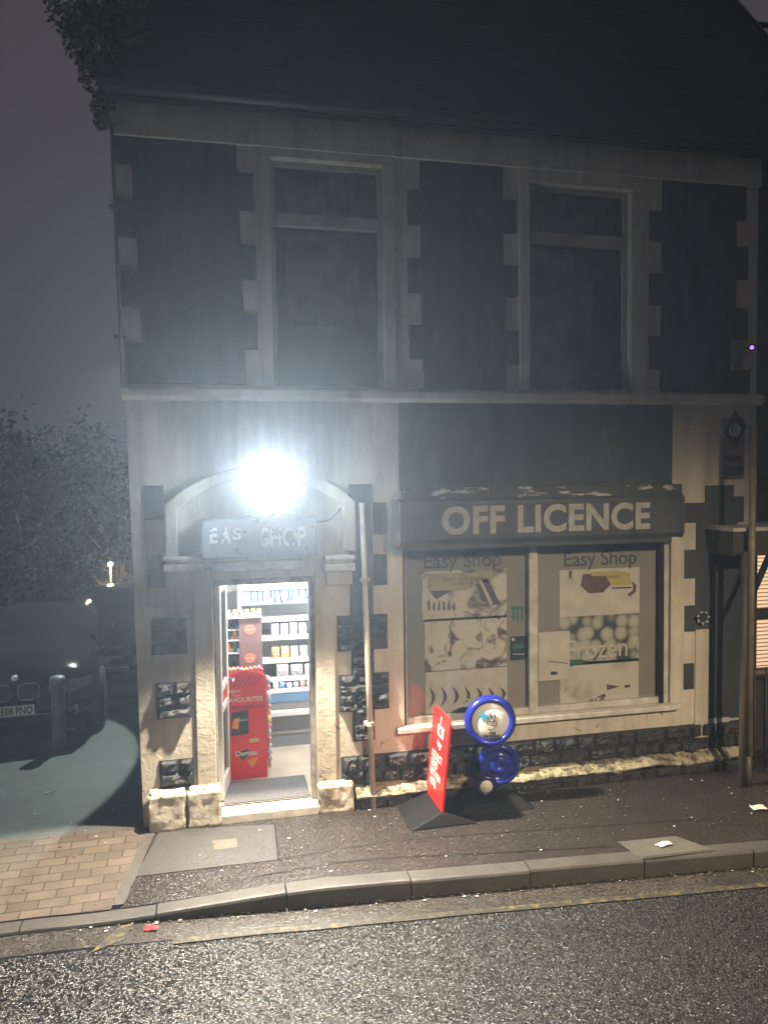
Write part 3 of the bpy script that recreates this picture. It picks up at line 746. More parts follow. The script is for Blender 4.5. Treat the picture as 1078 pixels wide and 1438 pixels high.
p = poster((597, 943, 712, 1003), 'paper', 'faded poster with a row of brown crescents, bottom of the left window pane')
mb = MB()
for k in range(7):
    cxp = 604+k*16.5; top = 964; hh = 30-1.5*k
    o_ = [(cxp-2+9*math.sin(math.pi*t/8), top+hh*t/8) for t in range(9)]; i_ = [(cxp-2+4.0*math.sin(math.pi*t/8), top+hh*t/8) for t in range(8, -1, -1)]
    flat(mb, o_+i_[1:-1], YD, 'brown_print')
mb.build('picture', p)
mb = MB(); wall_text(mb, 'ar &', (627, 983, 662, 998), YD-.002, 'paper_white', .006, .001); mb.build('lettering', p)
p = poster((785, 801, 897, 861), 'paper', 'faded poster with dark red meat and a yellow banner, top of the right window pane')
mb = MB(); flat(mb, [(818, 806), (850, 806), (868, 808), (856, 822), (846, 832), (826, 833), (815, 822)], YD, 'red_dark'); mb.mats[0] = plain('faded meat print', (.13, .06, .05), .5, var=.5, scale=14); flat(mb, [(798, 801), (803, 802), (802, 813), (799, 812)], YD, 'brown_print')
flat(mb, [(858, 825), (886, 824), (886, 826), (858, 827)], YD, 'ink'); flat(mb, [(886, 815), (893, 822), (892, 831), (884, 838), (880, 834), (888, 829), (888, 822)], YD, 'brown_print'); mb.build('picture', p)
mb = MB(); flat(mb, [(828, 803), (868, 802), (884, 805), (886, 821), (858, 822), (850, 809), (830, 809)], YD-.002, 'yellow_print'); mb.build('banner', p)
mb = MB(); wall_text(mb, 'all sizes', (846, 807, 869, 811), YD-.0045, 'brown_print', 0, .001); mb.build('lettering', p)
p = poster((785, 867, 896, 928), 'peas', 'poster of pale frozen peas, middle of the right window pane')
mb = MB(); flat(mb, [(799, 926), (830, 928), (800, 936)], YD, 'green'); mb.build('picture', p)
mb = MB(); wall_text(mb, 'Frozen', (796, 900, 880, 921), YD, 'paper_white', .0, .001); mb.build('lettering', p)
p = poster((786, 932, 896, 993), 'ph4', 'faded pale poster torn at its upper left, bottom of the right window pane')
mb = MB(); flat(mb, [(808, 992), (848, 974), (850, 977), (841, 990)], YD, 'brown_print'); flat(mb, [(851, 961), (870, 964), (852, 969)], YD, 'brown_print'); flat(mb, [(876, 962), (884, 961), (884, 965), (877, 966)], YD, 'brown_print'); mb.build('picture', p)
mb = MB(); wall_text(mb, '& s', (832, 973, 856, 985), YD-.002, 'paper_white', .004, .001); mb.build('lettering', p)
o = thing('notice', 'blank white paper notice taped by the mullion, overlapping the peas poster', 'notice', (*P(755, 953, YT)[:1], YT-.008, P(755, 953, YT)[1]))
mb = MB(); x0, z0, x1, z1 = PR(755, 888, 799, 953, YT); mb.box(x0, YT-.010, z0, x1, YT-.008, z1, 'paper'); mb.build('sheet', o)
mb = MB(); flat(mb, [(773, 943), (782, 943), (782, 947), (773, 948)], YT-.011, 'ink'); flat(mb, [(770, 928), (796, 931), (796, 932), (770, 929)], YT-.011, 'pipe_grey'); mb.build('print', o)
mb = MB()
for k, cx_ in enumerate((720, 726, 732)):
    for (a_, b_) in (((cx_-3, 852), (cx_+3, 851)),): pass
    hh = (24, 29, 25)[k]; flat(mb, [(cx_-3, 852+k % 2), (cx_+3, 851), (cx_+1.6, 858), (cx_+2.2, 866), (cx_+.6, 873), (cx_+1.2, 851+hh), (cx_-1.2, 868), (cx_-.4, 860)], YT, 'green')
tag(mb.build('window_sticker'), 'green three-clawed emblem sticker on the left window pane above a dark card', 'sticker')
o = thing('window_card', 'small dark green card stuck on the left window pane beside the mullion', 'card', (P(716, 926, YT)[0], YT, P(716, 926, YT)[1]))
mb = MB(); x0, z0, x1, z1 = PR(716, 894, 739, 926, YT); mb.box(x0, YT-.003, z0, x1, YT, z1, 'vinyl_txt'); mb.mats[0] = plain('dark green card', (.015, .03, .028), .4); mb.build('sheet', o)
mb = MB(); flat(mb, [(720, 905), (735, 904), (735, 910), (720, 911)], YT-.004, 'green'); flat(mb, [(720, 918), (736, 918), (736, 919), (720, 919)], YT-.004, 'paper'); flat(mb, [(718, 896), (722, 896), (722, 900), (718, 900)], YT-.004, 'paper'); mb.build('print', o)

# OFF LICENCE shutter box
YB = -.21
o = thing('shutter_box', 'dark grey roller shutter box lettered OFF LICENCE over the shop window', 'shutter box', (3.0, 0, 2.25))
x0, z0, x1, z1 = PR(557, 704, 960, 754, YB); z1 += .012
mb = MB(); mb.prism([(YB, z0+.045), (YB+.03, z0), (-.001, z0), (-.001, z1), (YB+.03, z1), (YB, z1-.03)], x0+.03, x1-.03, 'shutter', axis='x'); mb.build('box', o, bevel=.005)
mb = MB()
for xa_, xb_ in ((x0, x0+.03), (x1-.03, x1)):
    mb = MB(); mb.prism([(YB-.004, z0+.045), (YB+.028, z0-.004), (-.001, z0-.004), (-.001, z1+.004), (YB+.028, z1+.004), (YB-.004, z1-.03)], xa_, xb_, 'steel' if xa_ == x0 else 'shutter', axis='x'); mb.build('end_cap', o)
mb = MB(); mb.box(x0+.06, YB+.05, z0-.045, x1-.1, YB+.085, z0, 'shutter'); mb.build('shutter_slat', o)
mb = MB(); wall_text(mb, 'OFF LICENCE', (620, 711, 912, 743), YB-.004, 'letter', .035, .004, 1.06); mb.build('lettering', o)
# EASY SHOP sign
YS = -.16
o = thing('shop_sign', 'flaking grey EASY SHOP board with missing letters above the shop door', 'sign', (.4, 0, 2.2))
x0, z0, x1, z1 = PR(284, 730, 444, 779, YS); mb = MB(); mb.box(x0, YS, z0, x1, -.02, z1, 'signboard'); mb.build('board', o, bevel=.004)
mb = MB(); t = .012; mb.box(x0-t, YS-.008, z1, x1+t, -.02, z1+t, 'steel'); mb.box(x0-t, YS-.008, z0-t, x1+t, -.02, z0, 'steel'); mb.box(x0-t, YS-.008, z0, x0, -.02, z1, 'steel'); mb.box(x1, YS-.008, z0, x1+t, -.02, z1, 'steel'); mb.build('trim', o)
mb = MB()
for ch, px in (('E', (294, 741, 306, 763)), ('A', (310, 741, 324, 763)), ('S', (326, 741, 339, 758))): wall_text(mb, ch, px, YS-.003, 'chipletter', .03, .003)
mb.build('lettering', o); mb = MB(); wall_text(mb, 'SHOP', (366, 741, 430, 767), YS-.003, 'chipletter', .03, .003); mb.build('lettering', o)

# floodlight
LX, LZ = P(378, 674, -.38); LP = Vector((LX, -.38, LZ))
o = thing('floodlight', 'glaring white floodlight on a bracket above the EASY SHOP board', 'floodlight', (LX, 0, LZ-.2))
tilt = R(13); ln = Vector((0, -math.cos(tilt), -math.sin(tilt))); lu = Vector((0, -math.sin(tilt), math.cos(tilt)))
def obox(mb, c, hx, hu, hn, mat):
    pts = [c+Vector((sx*hx, 0, 0))+lu*(su*hu)+ln*(sn*hn) for sn in (1, -1) for su in (-1, 1) for sx in (-1, 1)]
    mb.add(pts, [(0, 2, 3, 1), (4, 5, 7, 6), (0, 1, 5, 4), (2, 6, 7, 3), (0, 4, 6, 2), (1, 3, 7, 5)], mat)
mb = MB(); obox(mb, LP-ln*.03, .14, .11, .025, 'black'); obox(mb, LP-lu*.106+ln*.012, .14, .006, .022, 'black'); mb.build('housing', o)  # lower lip added to keep the lens's side light off the board
mb = MB(); obox(mb, LP+ln*.004, .125, .095, .006, emit('floodlight glow', (.74, .87, 1), 1650)); mb.build('lens', o)
mb = MB(); mb.tube([LP-ln*.05, (LX, -.2, LZ-.03), (LX, -.04, LZ-.06)], .016, 'black'); mb.box(LX-.05, -.03, LZ-.12, LX+.05, -.001, LZ, 'black'); mb.build('bracket', o)
jx0, jz0, jx1, jz1 = PR(350, 703, 378, 727, -.12)
o = thing('junction_box', 'white plastic electrical box sitting on top of the EASY SHOP board', 'electrical box', ((jx0+jx1)/2, -.1, jz0))
mb = MB(); mb.box(jx0, -.15, z1+.013, jx1, -.05, jz1, 'white'); mb.build('casing', o, bevel=.008)
mb = MB(); mb.tube([(jx1+.03, -.1, z1+.012), (jx1+.05, -.12, z1+.06), (jx1+.09, -.12, z1+.1)], .006, 'white'); mb.build('cable_tail', o)
mb = MB(); pts = [(439, 731), (448, 733), (458, 732), (466, 728), (472, 721), (478, 714)]
mb.tube([(P(a_, b_, -.12)[0], -.12, P(a_, b_, -.12)[1]) for a_, b_ in pts], .006, 'black', 6); tag(mb.build('power_cable'), 'black cable looping from the shop board to the door arch', 'cable')

# ------------------------------------------------------------------ pipes, boxes and small wall fittings
def pipe(name, label, pts, r, mat, clips=(), cat='drainpipe'):
    o = thing(name, label, cat, pts[-1]); mb = MB(); mb.tube(pts, r, mat, 12); mb.build('pipe', o)
    for c in clips:
        q = Vector(pts[0]).lerp(Vector(pts[-1]), c); m2 = MB(); m2.lathe([(r+.008, -.018), (r+.008, .018)], q, (0, 0, 1), mat, 14); m2.box(q.x-.05, q.y, q.z-.015, q.x+.05, 0, q.z+.015, mat); m2.build('clip', o)
    return o
a = P(508, 706, -.06); b = GP(527, 1141)
pipe('drainpipe', 'thin cream drainpipe leaning down the wall between the door and the shop window', [(a[0], -.06, a[1]), (b[0], -.10, G)], .026, 'pipe', (.25, .72))
a = P(157, 178, -.05); b = P(173, 545, -.05)
pipe('wall_cable_pipe', 'slim dark pipe running down the upper left corner of the shop', [(a[0], -.05, a[1]), (b[0], -.05, b[1])], .016, 'pipe_grey', (.3, .8), 'pipe')
o = thing('alarm_box', 'grey upright alarm box on the dark panel by the right upper corner', 'alarm box', (P(1035, 518)[0], 0, P(1035, 518)[1]))
x0, z0, x1, z1 = PR(1029, 477, 1042, 520, -.06); mb = MB(); mb.box(x0, -.07, z0, x1, -.012, z1, 'pipe_pale'); mb.build('casing', o, bevel=.01)
mb = MB(); mb.box(x0+.01, -.072, z0+.02, x1-.01, -.07, z0+.07, 'cover'); mb.build('label_plate', o)
o = thing('security_camera', 'small camera with a purple glowing ring beside the grey alarm box', 'camera', (P(1055, 488)[0], 0, P(1055, 488)[1]))
cxz = P(1055, 488, -.14); c_ = Vector((cxz[0], -.14, cxz[1])); dv = (CAM-c_).normalized()
mb = MB(); mb.lathe([(.0, -.1), (.032, -.1), (.036, .0), (.036, .012), (.026, .014)], c_, dv, 'black', 20); mb.build('body', o)
mb = MB(); mb.lathe([(.020, .0145), (.020, .018)], c_, dv, emit('infrared glow', (.45, .22, 1), 1.6), 20); mb.build('lens', o)
mb = MB(); mb.tube([c_-dv*.08, (c_.x+.01, -.0, c_.z+.02)], .012, 'black', 8); mb.build('bracket', o)
o = thing('wall_vent', 'broken round vent pipe stub in the dark right hand pier', 'vent', (P(985, 868)[0], 0, P(985, 868)[1]))
cx_, cz_ = P(985, 867, -.03); mb = MB(); mb.lathe([(.05, 0), (.062, .02), (.066, .034), (.052, .036), (.046, .02), (.044, -.02)], (cx_, -.013, cz_), (0, -1, 0), 'pipe_grey', 22); mb.build('collar', o)
mb = MB(); mb.lathe([(.045, 0), (.045, .004)], (cx_, -.016, cz_), (0, -1, 0), 'ink', 20); mb.build('hole', o)
for k in range(7):
    a_ = k*.9; mb = MB(); mb.tube([(cx_+.05*math.cos(a_), -.045, cz_+.05*math.sin(a_)), (cx_+.075*math.cos(a_+.2), -.055, cz_+.07*math.sin(a_+.2))], [.01, .004], 'paper_white', 6); mb.build('sealant_flake', o)
YP = -.03
o = thing('wall_plaque', 'weathered plaque with a dark diamond and ring emblem on the right cream wall', 'sign', (P(1028, 672)[0], 0, P(1028, 672)[1]))
x0, z0, x1, z1 = PR(1014, 588, 1044, 672, YP); mb = MB(); mb.box(x0, YP, z0, x1, -.001, z1, 'brown_wood'); mb.mats[0] = plain('weathered plaque', (.17, .13, .1), .5, var=.4, scale=12); mb.build('plate', o, bevel=.003)
mb = MB(); flat(mb, [(1031, 576), (1047, 598), (1031, 632), (1016, 608)], YP-.004, 'ink', .008); mb.build('diamond', o)
cc = P(1031, 604, YP-.013); mb = MB(); mb.lathe([(.062, 0), (.062, .003), (.048, .003), (.048, 0)], (cc[0], YP-.013, cc[1]), (0, -1, 0), 'paper', 30)
mb.box(cc[0]-.016, YP-.016, cc[1]-.028, cc[0]+.016, YP-.0135, cc[1]+.028, 'paper'); mb.v = mb.v; mb.build('ring', o)
mb = MB(); x0, z0, x1, z1 = PR(1018, 640, 1041, 648, YP); mb.box(x0, YP-.003, z0, x1, YP-.001, z1, 'ink'); x0, z0, x1, z1 = PR(1017, 654, 1042, 668, YP); mb.box(x0, YP-.003, z0, x1, YP-.001, z1, 'ink'); mb.build('text_bar', o)

# ------------------------------------------------------------------ pavement signs
xr0, yr0 = GP(620, 1134, G+.10); xr1, yr1 = GP(600, 1117, G+.10)
yc = (yr0+yr1)/2; xr = (xr0+xr1)/2; hy = .25
o = thing('parcel_sign', 'leaning red parcel collection board on a black wedge base on the pavement', 'pavement sign', (xr, yc, G), 'signs on the pavement')
mb = MB(); zr = G+.105
v = [(xr-.30, yc-hy-.05, G+.002), (xr+.30, yc-hy-.05, G+.002), (xr+.30, yc+hy+.05, G+.002), (xr-.30, yc+hy+.05, G+.002), (xr-.02, yc-hy, zr), (xr+.02, yc-hy, zr), (xr+.02, yc+hy, zr), (xr-.02, yc+hy, zr)]
mb.add(v, [(3, 2, 1, 0), (4, 5, 6, 7), (0, 1, 5, 4), (1, 2, 6, 5), (2, 3, 7, 6), (3, 0, 4, 7)], 'black'); mb.build('base', o, bevel=.01)
tl = R(6); pu = Vector((math.sin(tl), 0, math.cos(tl))); py_ = Vector((0, -1, 0)); pn = Vector((-math.cos(tl), 0, math.sin(tl)))
PHT = .80; rad = .05; hw_ = hy-.01
outl = [(-hw_, 0), (hw_, 0)]
for cx_, sgn in ((hw_-rad, 1), (-hw_+rad, -1)):
    for k in range(7):
        a_ = (0 if sgn > 0 else math.pi/2)+math.pi/2*k/6; outl.append((cx_+rad*math.cos(a_), PHT-rad+rad*math.sin(a_)))
base_c = Vector((xr, yc, zr-.01)); mb = MB(); n = len(outl)
vv = [base_c+py_*p_[0]+pu*p_[1]+pn*s for s in (.011, -.011) for p_ in outl]
mb.add(vv, [tuple(range(n)), tuple(range(2*n-1, n-1, -1))]+[(i, (i+1) % n, n+(i+1) % n, n+i) for i in range(n)], 'red'); rp = mb.build('panel', o, bevel=.003)
mb = MB()
def ptext(body, u0, v0, w, h, bold=.02): text_into(mb, body, base_c+py_*u0+pu*v0+pn*.012, py_, pu, w, h, 'paper_white', bold, .001)
for body, v0, w in (('COLLECT', .365, .30), ('SEND', .285, .20), ('RETURN', .205, .30), ('HERE', .125, .20)): ptext(body, -.17, v0, w, .065, .03)
ptext('by', -.03, .475, .12, .075, .04); ptext('1', .0, .70, .025, .06, .02)
q0 = base_c+pn*.012
def pquad(u0, v0, u1, v1, mat, e=.001):
    c_ = [q0+py_*a_+pu*b_+pn*e for a_, b_ in ((u0, v0), (u1, v0), (u1, v1), (u0, v1))]; mb.add(c_, [(0, 1, 2, 3)], mat)
pquad(-.06, .585, .11, .68, 'paper_white'); mb.lathe([(.03, 0), (.03, .001), (.022, .001), (.022, 0)], q0+py_*.025+pu*.632+pn*.002, pn, 'red', 20); mb.build('lettering', o)

# round blue lottery sign
YL = -.30
o = thing('lottery_sign', 'blue pavement sign of stacked rings with a white crossed-fingers disc on top', 'pavement sign', (*GP(690, 1130)[:1], YL, G), 'signs on the pavement')
def px_at(px, py, y): q = P(px, py, y); return Vector((q[0], y, q[1]))
fa = R(10); fd = Vector((-math.sin(fa), -math.cos(fa), 0)); fr_ = Vector((math.cos(fa), -math.sin(fa), 0)); up = Vector((0, 0, 1))
c1 = px_at(688, 1012, YL); r1 = .232
mb = MB(); mb.lathe([(r1*.72, -.06), (r1*.93, -.05), (r1, -.015), (r1*.985, .02), (r1*.9, .046), (r1*.8, .05), (r1*.74, .036), (r1*.725, .02)], c1, fd, 'blue', 56); mb.build('ring', o)
mb = MB(); mb.lathe([(r1*.73, .016), (r1*.70, .024), (r1*.4, .040), (0, .046)], c1, fd, 'paper_white', 56); mb.mats[0] = plain('white sign face', (.72, .70, .66), .35, var=.04); face = mb.build('sign_face', o)
c2 = px_at(700, 1073, YL+.03); r2 = .19
mb = MB(); mb.lathe([(r2*.7, -.05), (r2*.95, -.04), (r2, -.01), (r2*.97, .025), (r2*.85, .04), (r2*.76, .03), (r2*.72, .008), (r2*.45, .006), (r2*.42, .035), (r2*.36, .045), (r2*.1, .047), (r2*.09, .04), (0, .04)], c2, fd, 'blue', 48); mb.build('ring', o)
mb = MB(); mb.tube([c2+fr_*(-r2*.86)+up*(r2*.55)+fd*.02, c2+fr_*(-r2*.45)+up*(r2*.98)+fd*.03, c2+fr_*(r2*.1)+up*(r2*1.0)+fd*.03], [.02, .035, .03], 'blue', 12); mb.build('swirl', o)
c3 = px_at(681, 1101, YL-.03); r3 = .105
mb = MB(); mb.lathe([(0, -.09), (r3*.6, -.08), (r3*.95, -.035), (r3, .0), (r3*.9, .045), (r3*.62, .062), (r3*.56, .056)], c3, fd, 'navy', 40); mb.build('ball', o)
mb = MB(); mb.lathe([(r3*.57, .05), (r3*.5, .062), (0, .07)], c3, fd, 'paper', 32); mb.build('ball_face', o)
bz = G+.002; mb = MB(); bx, by = c3.x+.06, YL+.02
mb.add([(bx-.36, by-.2, bz), (bx+.36, by-.2, bz), (bx+.36, by+.18, bz), (bx-.36, by+.18, bz), (bx-.26, by-.12, bz+.07), (bx+.26, by-.12, bz+.07), (bx+.26, by+.12, bz+.07), (bx-.26, by+.12, bz+.07)], [(3, 2, 1, 0), (4, 5, 6, 7), (0, 1, 5, 4), (1, 2, 6, 5), (2, 3, 7, 6), (3, 0, 4, 7)], 'black'); mb.build('base', o, bevel=.012)
mb = MB(); mb.tube([(c3.x+.02, YL+.02, bz+.06), (c3.x+.02, YL+.03, c2.z-.1)], .035, 'navy', 12); mb.build('stem', o)
# emblem on the white face: blue star, crossed fingers in outline, lettering
def fpt(u, w, e=.049): # px of photo relative to face centre
    return c1+fr_*(u/160.0)+up*(w/160.0)+fd*e
mb = MB()
st = [fpt(-10.5+7.5*(1 if k % 2 == 0 else .5)*math.cos(R(90+k*45)), 8.5+7.5*(1 if k % 2 == 0 else .62)*math.sin(R(90+k*45)), .048) for k in range(8)]
mb.add(st+[s_+fd*.003 for s_ in st], [tuple(range(8, 16))]+[(k, (k+1) % 8, 8+(k+1) % 8, 8+k) for k in range(8)], 'cyan')
def stroke(pts, r=.0035): mb.tube([fpt(*p_, .047) for p_ in pts], r, 'ink', 6)
stroke([(-4, 3), (-5, 10), (-3.5, 14), (-1, 13), (0, 5)]); stroke([(1, 6), (4, 11), (6, 10), (5, 4), (3, -2)]); stroke([(-6, 0), (-3, 2), (1, 1), (4, 3), (7, 1), (8, -4), (5, -9), (0, -11), (-5, -9)]); stroke([(0, -3), (3, -5), (6, -4)])
for body, w, h, z in (('THE', 9, 3.6, -17.5), ('NATIONAL', 25, 4.4, -22.6), ('LOTTERY', 23, 4.4, -27.6)): text_into(mb, body, fpt(-w/2+2, z, .040 if z < -20 else .042), fr_, up, w/160, h/160, 'ink', .02, .004)
mb.build('emblem', o)

# ------------------------------------------------------------------ covers, litter
def ground_quad(name, label, cat, pts, mat, lift=.006, frame=True):
    o = thing(name, label, cat, (*GP(*pts[0]), G)); q = [Vector((*GP(*p_), 0)) for p_ in pts]; c_ = sum(q, Vector())/4
    mb = MB(); v = [(a_.x, a_.y, pz(a_.x, a_.y)+lift) for a_ in q]; mb.add(v, [(0, 1, 2, 3)], mat); mb.build('frame', o)
    mb = MB(); q2 = [c_+(a_-c_)*.9 for a_ in q]; mb.add([(a_.x, a_.y, pz(a_.x, a_.y)+lift+.005) for a_ in q2], [(0, 1, 2, 3)], mat); mb.build('lid', o); return o
ground_quad('inspection_cover', 'large pale concrete inspection cover near the kerb on the right', 'inspection cover', [(866, 1183), (948, 1175), (1004, 1195), (900, 1207)], 'cover')
ground_quad('inspection_cover', 'small pale square inspection lid in front of the shop door', 'inspection cover', [(297, 1180), (334, 1177), (336, 1190), (299, 1194)], 'cover', .009)
def scrap(px, py, w, h, mat, name, label, z=None, cat='litter'):
    x, y = GP(px, py, G if z is None else z); zz = pz(x, y)+.016 if z is None else z+.012
    if z is None and y > .1:
        for _ in range(6): x, y = GP(px, py, lane_z(x, y))
        zz = lane_z(x, y)+.012
    mb = MB(); v = []; fs = []; rr = random.Random(px)
    a_ = rr.uniform(-.3, .3)
    for j in range(4):
        for i in range(4):
            u, t = (i/3-.5)*w, (j/3-.5)*h; v.append((x+u*math.cos(a_)-t*math.sin(a_), y+u*math.sin(a_)+t*math.cos(a_), zz+rr.uniform(0, .014)))
    for j in range(3):
        for i in range(3): k = j*4+i; fs.append((k, k+1, k+5, k+4))
    mb.add(v, fs, mat); return tag(mb.build(name), label, cat)
scrap(931, 1189, .13, .06, 'paper_white', 'paper_scrap', 'white scrap of paper lying on the large inspection cover')
scrap(1064, 1137, .13, .08, 'paper_white', 'paper_scrap', 'white scrap of paper on the pavement at the far right by the porch')
scrap(213, 1306, .09, .05, 'red_card', 'wrapper', 'crumpled red wrapper lying in the gutter by the dropped kerb', RD)
scrap(70, 1114, .09, .025, 'paper_white', 'paper_scrap', 'thin white strip of paper on the lane left of the shop')
scrap(99, 1026, .12, .05, 'paper_white', 'paper_scrap', 'white scrap of paper beside the foot of the grey bollard')
mb = MB(); rr = random.Random(4)
def speck(x, y, z, s, mat):
    n = 5; a0 = rr.uniform(0, 6); mb.add([(x+s*rr.uniform(.6, 1.2)*math.cos(a0+k*6.28/n)*1.5, y+s*rr.uniform(.6, 1.2)*math.sin(a0+k*6.28/n), z) for k in range(n)], [tuple(range(n))], mat)
for k in range(330):
    x = rr.uniform(-.5, 6); y = rr.uniform(-1.2, -.12); speck(x, y, pz(x, y)+.010, rr.uniform(.003, .010), rr.choice(['cover', 'cover', 'cover', 'brown_print', 'brown_print', 'cover', 'paper']))
for k in range(90):
    x = rr.uniform(-3.0, -.7); y = rr.uniform(-1.0, 2.0); speck(x, y, pz(x, y)+.012 if y < .07 else lane_z(x, y)+.008, rr.uniform(.004, .011), rr.choice(['paper', 'cover', 'cover']))
for k in range(260):
    x = rr.uniform(-1, 5); y = kerb_y(x)-rr.uniform(.005, .09)*rr.random(); speck(x, y, RD+.013, rr.uniform(.004, .012), rr.choice(['paper', 'cover', 'brown_print', 'ink']))
tag(mb.build('ground_litter'), 'specks of grit, gum and leaf litter scattered on the pavement and gutter', 'litter', None, 'stuff')

# ------------------------------------------------------------------ inside the shop
FY = 1.42; FX0, FX1 = .30, 2.35
fr = thing('display_fridge', 'white open multideck fridge with lit shelves and a blue fascia inside the shop', 'fridge', (1.2, FY, FL))
mb = MB(); mb.box(FX0, FY+.04, FL, FX1, FY+.6, .30, 'plinth'); mb.build('kick_panel', fr)
mb = MB(); mb.box(FX0, FY+.032, .10, FX1, FY+.039, .13, 'steel'); mb.build('bump_rail', fr)
zq = lambda py, y=FY: P(410, py, y)[1]
mb = MB(); mb.box(FX0, FY-.02, .301, FX1, FY+.6, .36, 'white'); mb.box(FX0, FY+.05, .36, FX1, FY+.6, zq(987), 'white'); mb.build('deck', fr, bevel=.01)
mb = MB(); mb.box(FX0, FY, zq(986), FX1, FY+.049, zq(971), 'fridge_blue'); mb.build('fascia', fr, bevel=.008)
mb = MB(); mb.box(FX0, FY+.55, zq(970), FX1, FY+.6, 2.1, 'white'); mb.box(FX0-.03, FY, zq(986), FX0, FY+.6, 2.1, 'white'); mb.box(FX1, FY, FL, FX1+.03, FY+.6, 2.1, 'white'); mb.build('cabinet', fr)
shelves = [(969, 0), (952, .06), (926, .10), (894, .14), (868, .18)]
for k, (py, dy) in enumerate(shelves):
    z = zq(py, FY+dy); mb = MB(); mb.box(FX0, FY+dy+.012, z-.012, FX1, FY+.55, z, 'white'); mb.box(FX0, FY+dy, z-.03, FX1, FY+dy+.012, z+.022, 'white'); mb.build('shelf', fr)
z = zq(847, FY+.2); mb = MB(); mb.box(FX0, FY+.18, z, FX1, FY+.3, z+.14, 'fridge_blue'); mb.mats[0] = plain('pale blue header', (.25, .42, .55), .4); mb.build('header', fr)
mb = MB(); rr = random.Random(11)
for k in range(16):
    x = .42+k*.065+rr.uniform(-.02, .02); h_ = rr.uniform(.06, .14); mb.tube([(x, FY+.16, z+.15), (x, FY+.15, z+.08), (x+rr.uniform(-.02, .02), FY+.15, z+.15-h_)], [.006, .005, .007], 'black', 6)
mb.build('hook', fr)
mb = MB(); mb.box(FX0, FY+.14, 1.92, FX1, FY+.17, 1.95, emit('fridge tube light', (1, 1, 1), 12)); mb.build('light_tube', fr)
# stock
cols = {'white': (.7, .7, .7), 'pale blue': (.25, .45, .65), 'blue': (.03, .16, .5), 'red': (.55, .04, .04), 'orange': (.7, .25, .04), 'yellow': (.7, .5, .08), 'pink': (.65, .25, .35), 'green': (.08, .35, .14), 'lilac': (.4, .35, .6), 'grey': (.3, .3, .32), 'brown': (.2, .1, .05)}
for c_, v_ in cols.items(): M['pk_'+c_] = photo_mat(c_+' packet', [(.40, v_), (.52, [min(1, x*.6+.32) for x in v_]), (.62, [x*.7 for x in v_])], 22, .3, len(c_))
rows = [(969, 0, .075, ['white', 'blue', 'white', 'grey', 'red', 'white', 'green', 'red', 'white', 'lilac'], 'bottom'), (952, .06, .15, ['grey', 'grey', 'white', 'grey', 'grey', 'white'], 'second'), (926, .10, .15, ['orange', 'yellow', 'pink', 'pale blue', 'white', 'pale blue', 'green'], 'middle'), (894, .14, .15, ['lilac', 'white', 'pink', 'white', 'blue', 'white', 'grey', 'white'], 'upper')]
ordinal = ['first', 'second', 'third', 'fourth', 'fifth', 'sixth', 'seventh', 'eighth', 'ninth', 'tenth']
for py, dy, h_, cl, sname in rows:
    z = zq(py, FY+dy)+.001; x = .62 if sname != 'second' else .66; nn = len(cl)
    for k, c_ in enumerate(cl):
        w_ = .088 if h_ > .1 else .06
        if sname == 'second': w_ = .14
        hh = h_*rr.uniform(.85, 1.05); d_ = .07
        mb = MB(); nx_ = 4; v = []; y0_ = FY+dy+.03
        # pillow packet: pinched top, bulged middle
        prof = [(0, .5, .5), (.15, 1, 1), (.5, 1, 1.1), (.85, .98, .8), (1, .96, .1)]
        for t, sx, sy in prof:
            for sg in ((-1, -1), (1, -1), (1, 1), (-1, 1)): v.append((x+w_/2+sg[0]*w_*.46*(.9+.1*sx), y0_+d_/2+sg[1]*d_/2*sy, z+hh*t))
        fs = [(3, 2, 1, 0), (16, 17, 18, 19)]+[(i*4+j, i*4+(j+1) % 4, (i+1)*4+(j+1) % 4, (i+1)*4+j) for i in range(4) for j in range(4)]
        mb.add(v, fs, 'pk_'+c_); o = mb.build('food_packet', bevel=.004)
        tag(o, f'{c_} food packet, {ordinal[k]} from the left on the {sname} fridge shelf', 'packet', 'packets on the fridge shelves'); x += w_+.012
# crisp stand
DX0, DX1, DY0, DY1 = .115, .50, .66, .98
zt = P(340, 942, DY0)[1]
DX0, DX1 = P(316, 1000, DY0)[0], P(374, 1000, DY0)[0]
o = thing('crisp_stand', 'red cardboard crisp display stand reading ENJOY YOUR FAVOURITES inside the doorway', 'display stand', ((DX0+DX1)/2, DY0, FL))
mb = MB(); w_ = DX1-DX0
mb.prism([(DX0, FL), (DX1, FL), (DX1, zt-.06)]+[(DX1-w_*.5*k/8, zt-.06+.06*math.sin(math.pi*k/16)) for k in range(1, 9)]+[(DX0+w_*.5-w_*.5*k/8, zt-.06+.06*math.cos(math.pi*k/16)) for k in range(1, 9)], DY0, DY0+.012, 'red_card'); mb.box(DX0, DY0+.012, FL, DX0+.01, DY1, zt-.08, 'red_card'); mb.box(DX0, DY1, FL, DX1, DY1+.01, zt-.04, 'red_card'); mb.build('front_board', o)
def dpx(x_, y_): return (DX0+(x_-316)/58*w_, FL+(1103-y_)/(1103-938)*(zt-FL))
def dflat(mb, pts, e, mat): mb.prism([dpx(*p_) for p_ in pts], DY0-e-.001, DY0-e, mat)
def dtext(mb, body, x0_, y0_, x1_, y1_, mat, bold=.0, e=.003): a_ = dpx(x0_, y1_); b_ = dpx(x1_, y0_); text_into(mb, body, (a_[0], DY0-e, a_[1]), (1, 0, 0), (0, 0, 1), b_[0]-a_[0], b_[1]-a_[1], mat, bold, .001)
mb = MB()
for k in range(6): dflat(mb, [(320+k*7, 962), (323+k*7, 962), (334+k*7, 946), (331+k*7, 946)], .001, 'red_dark')
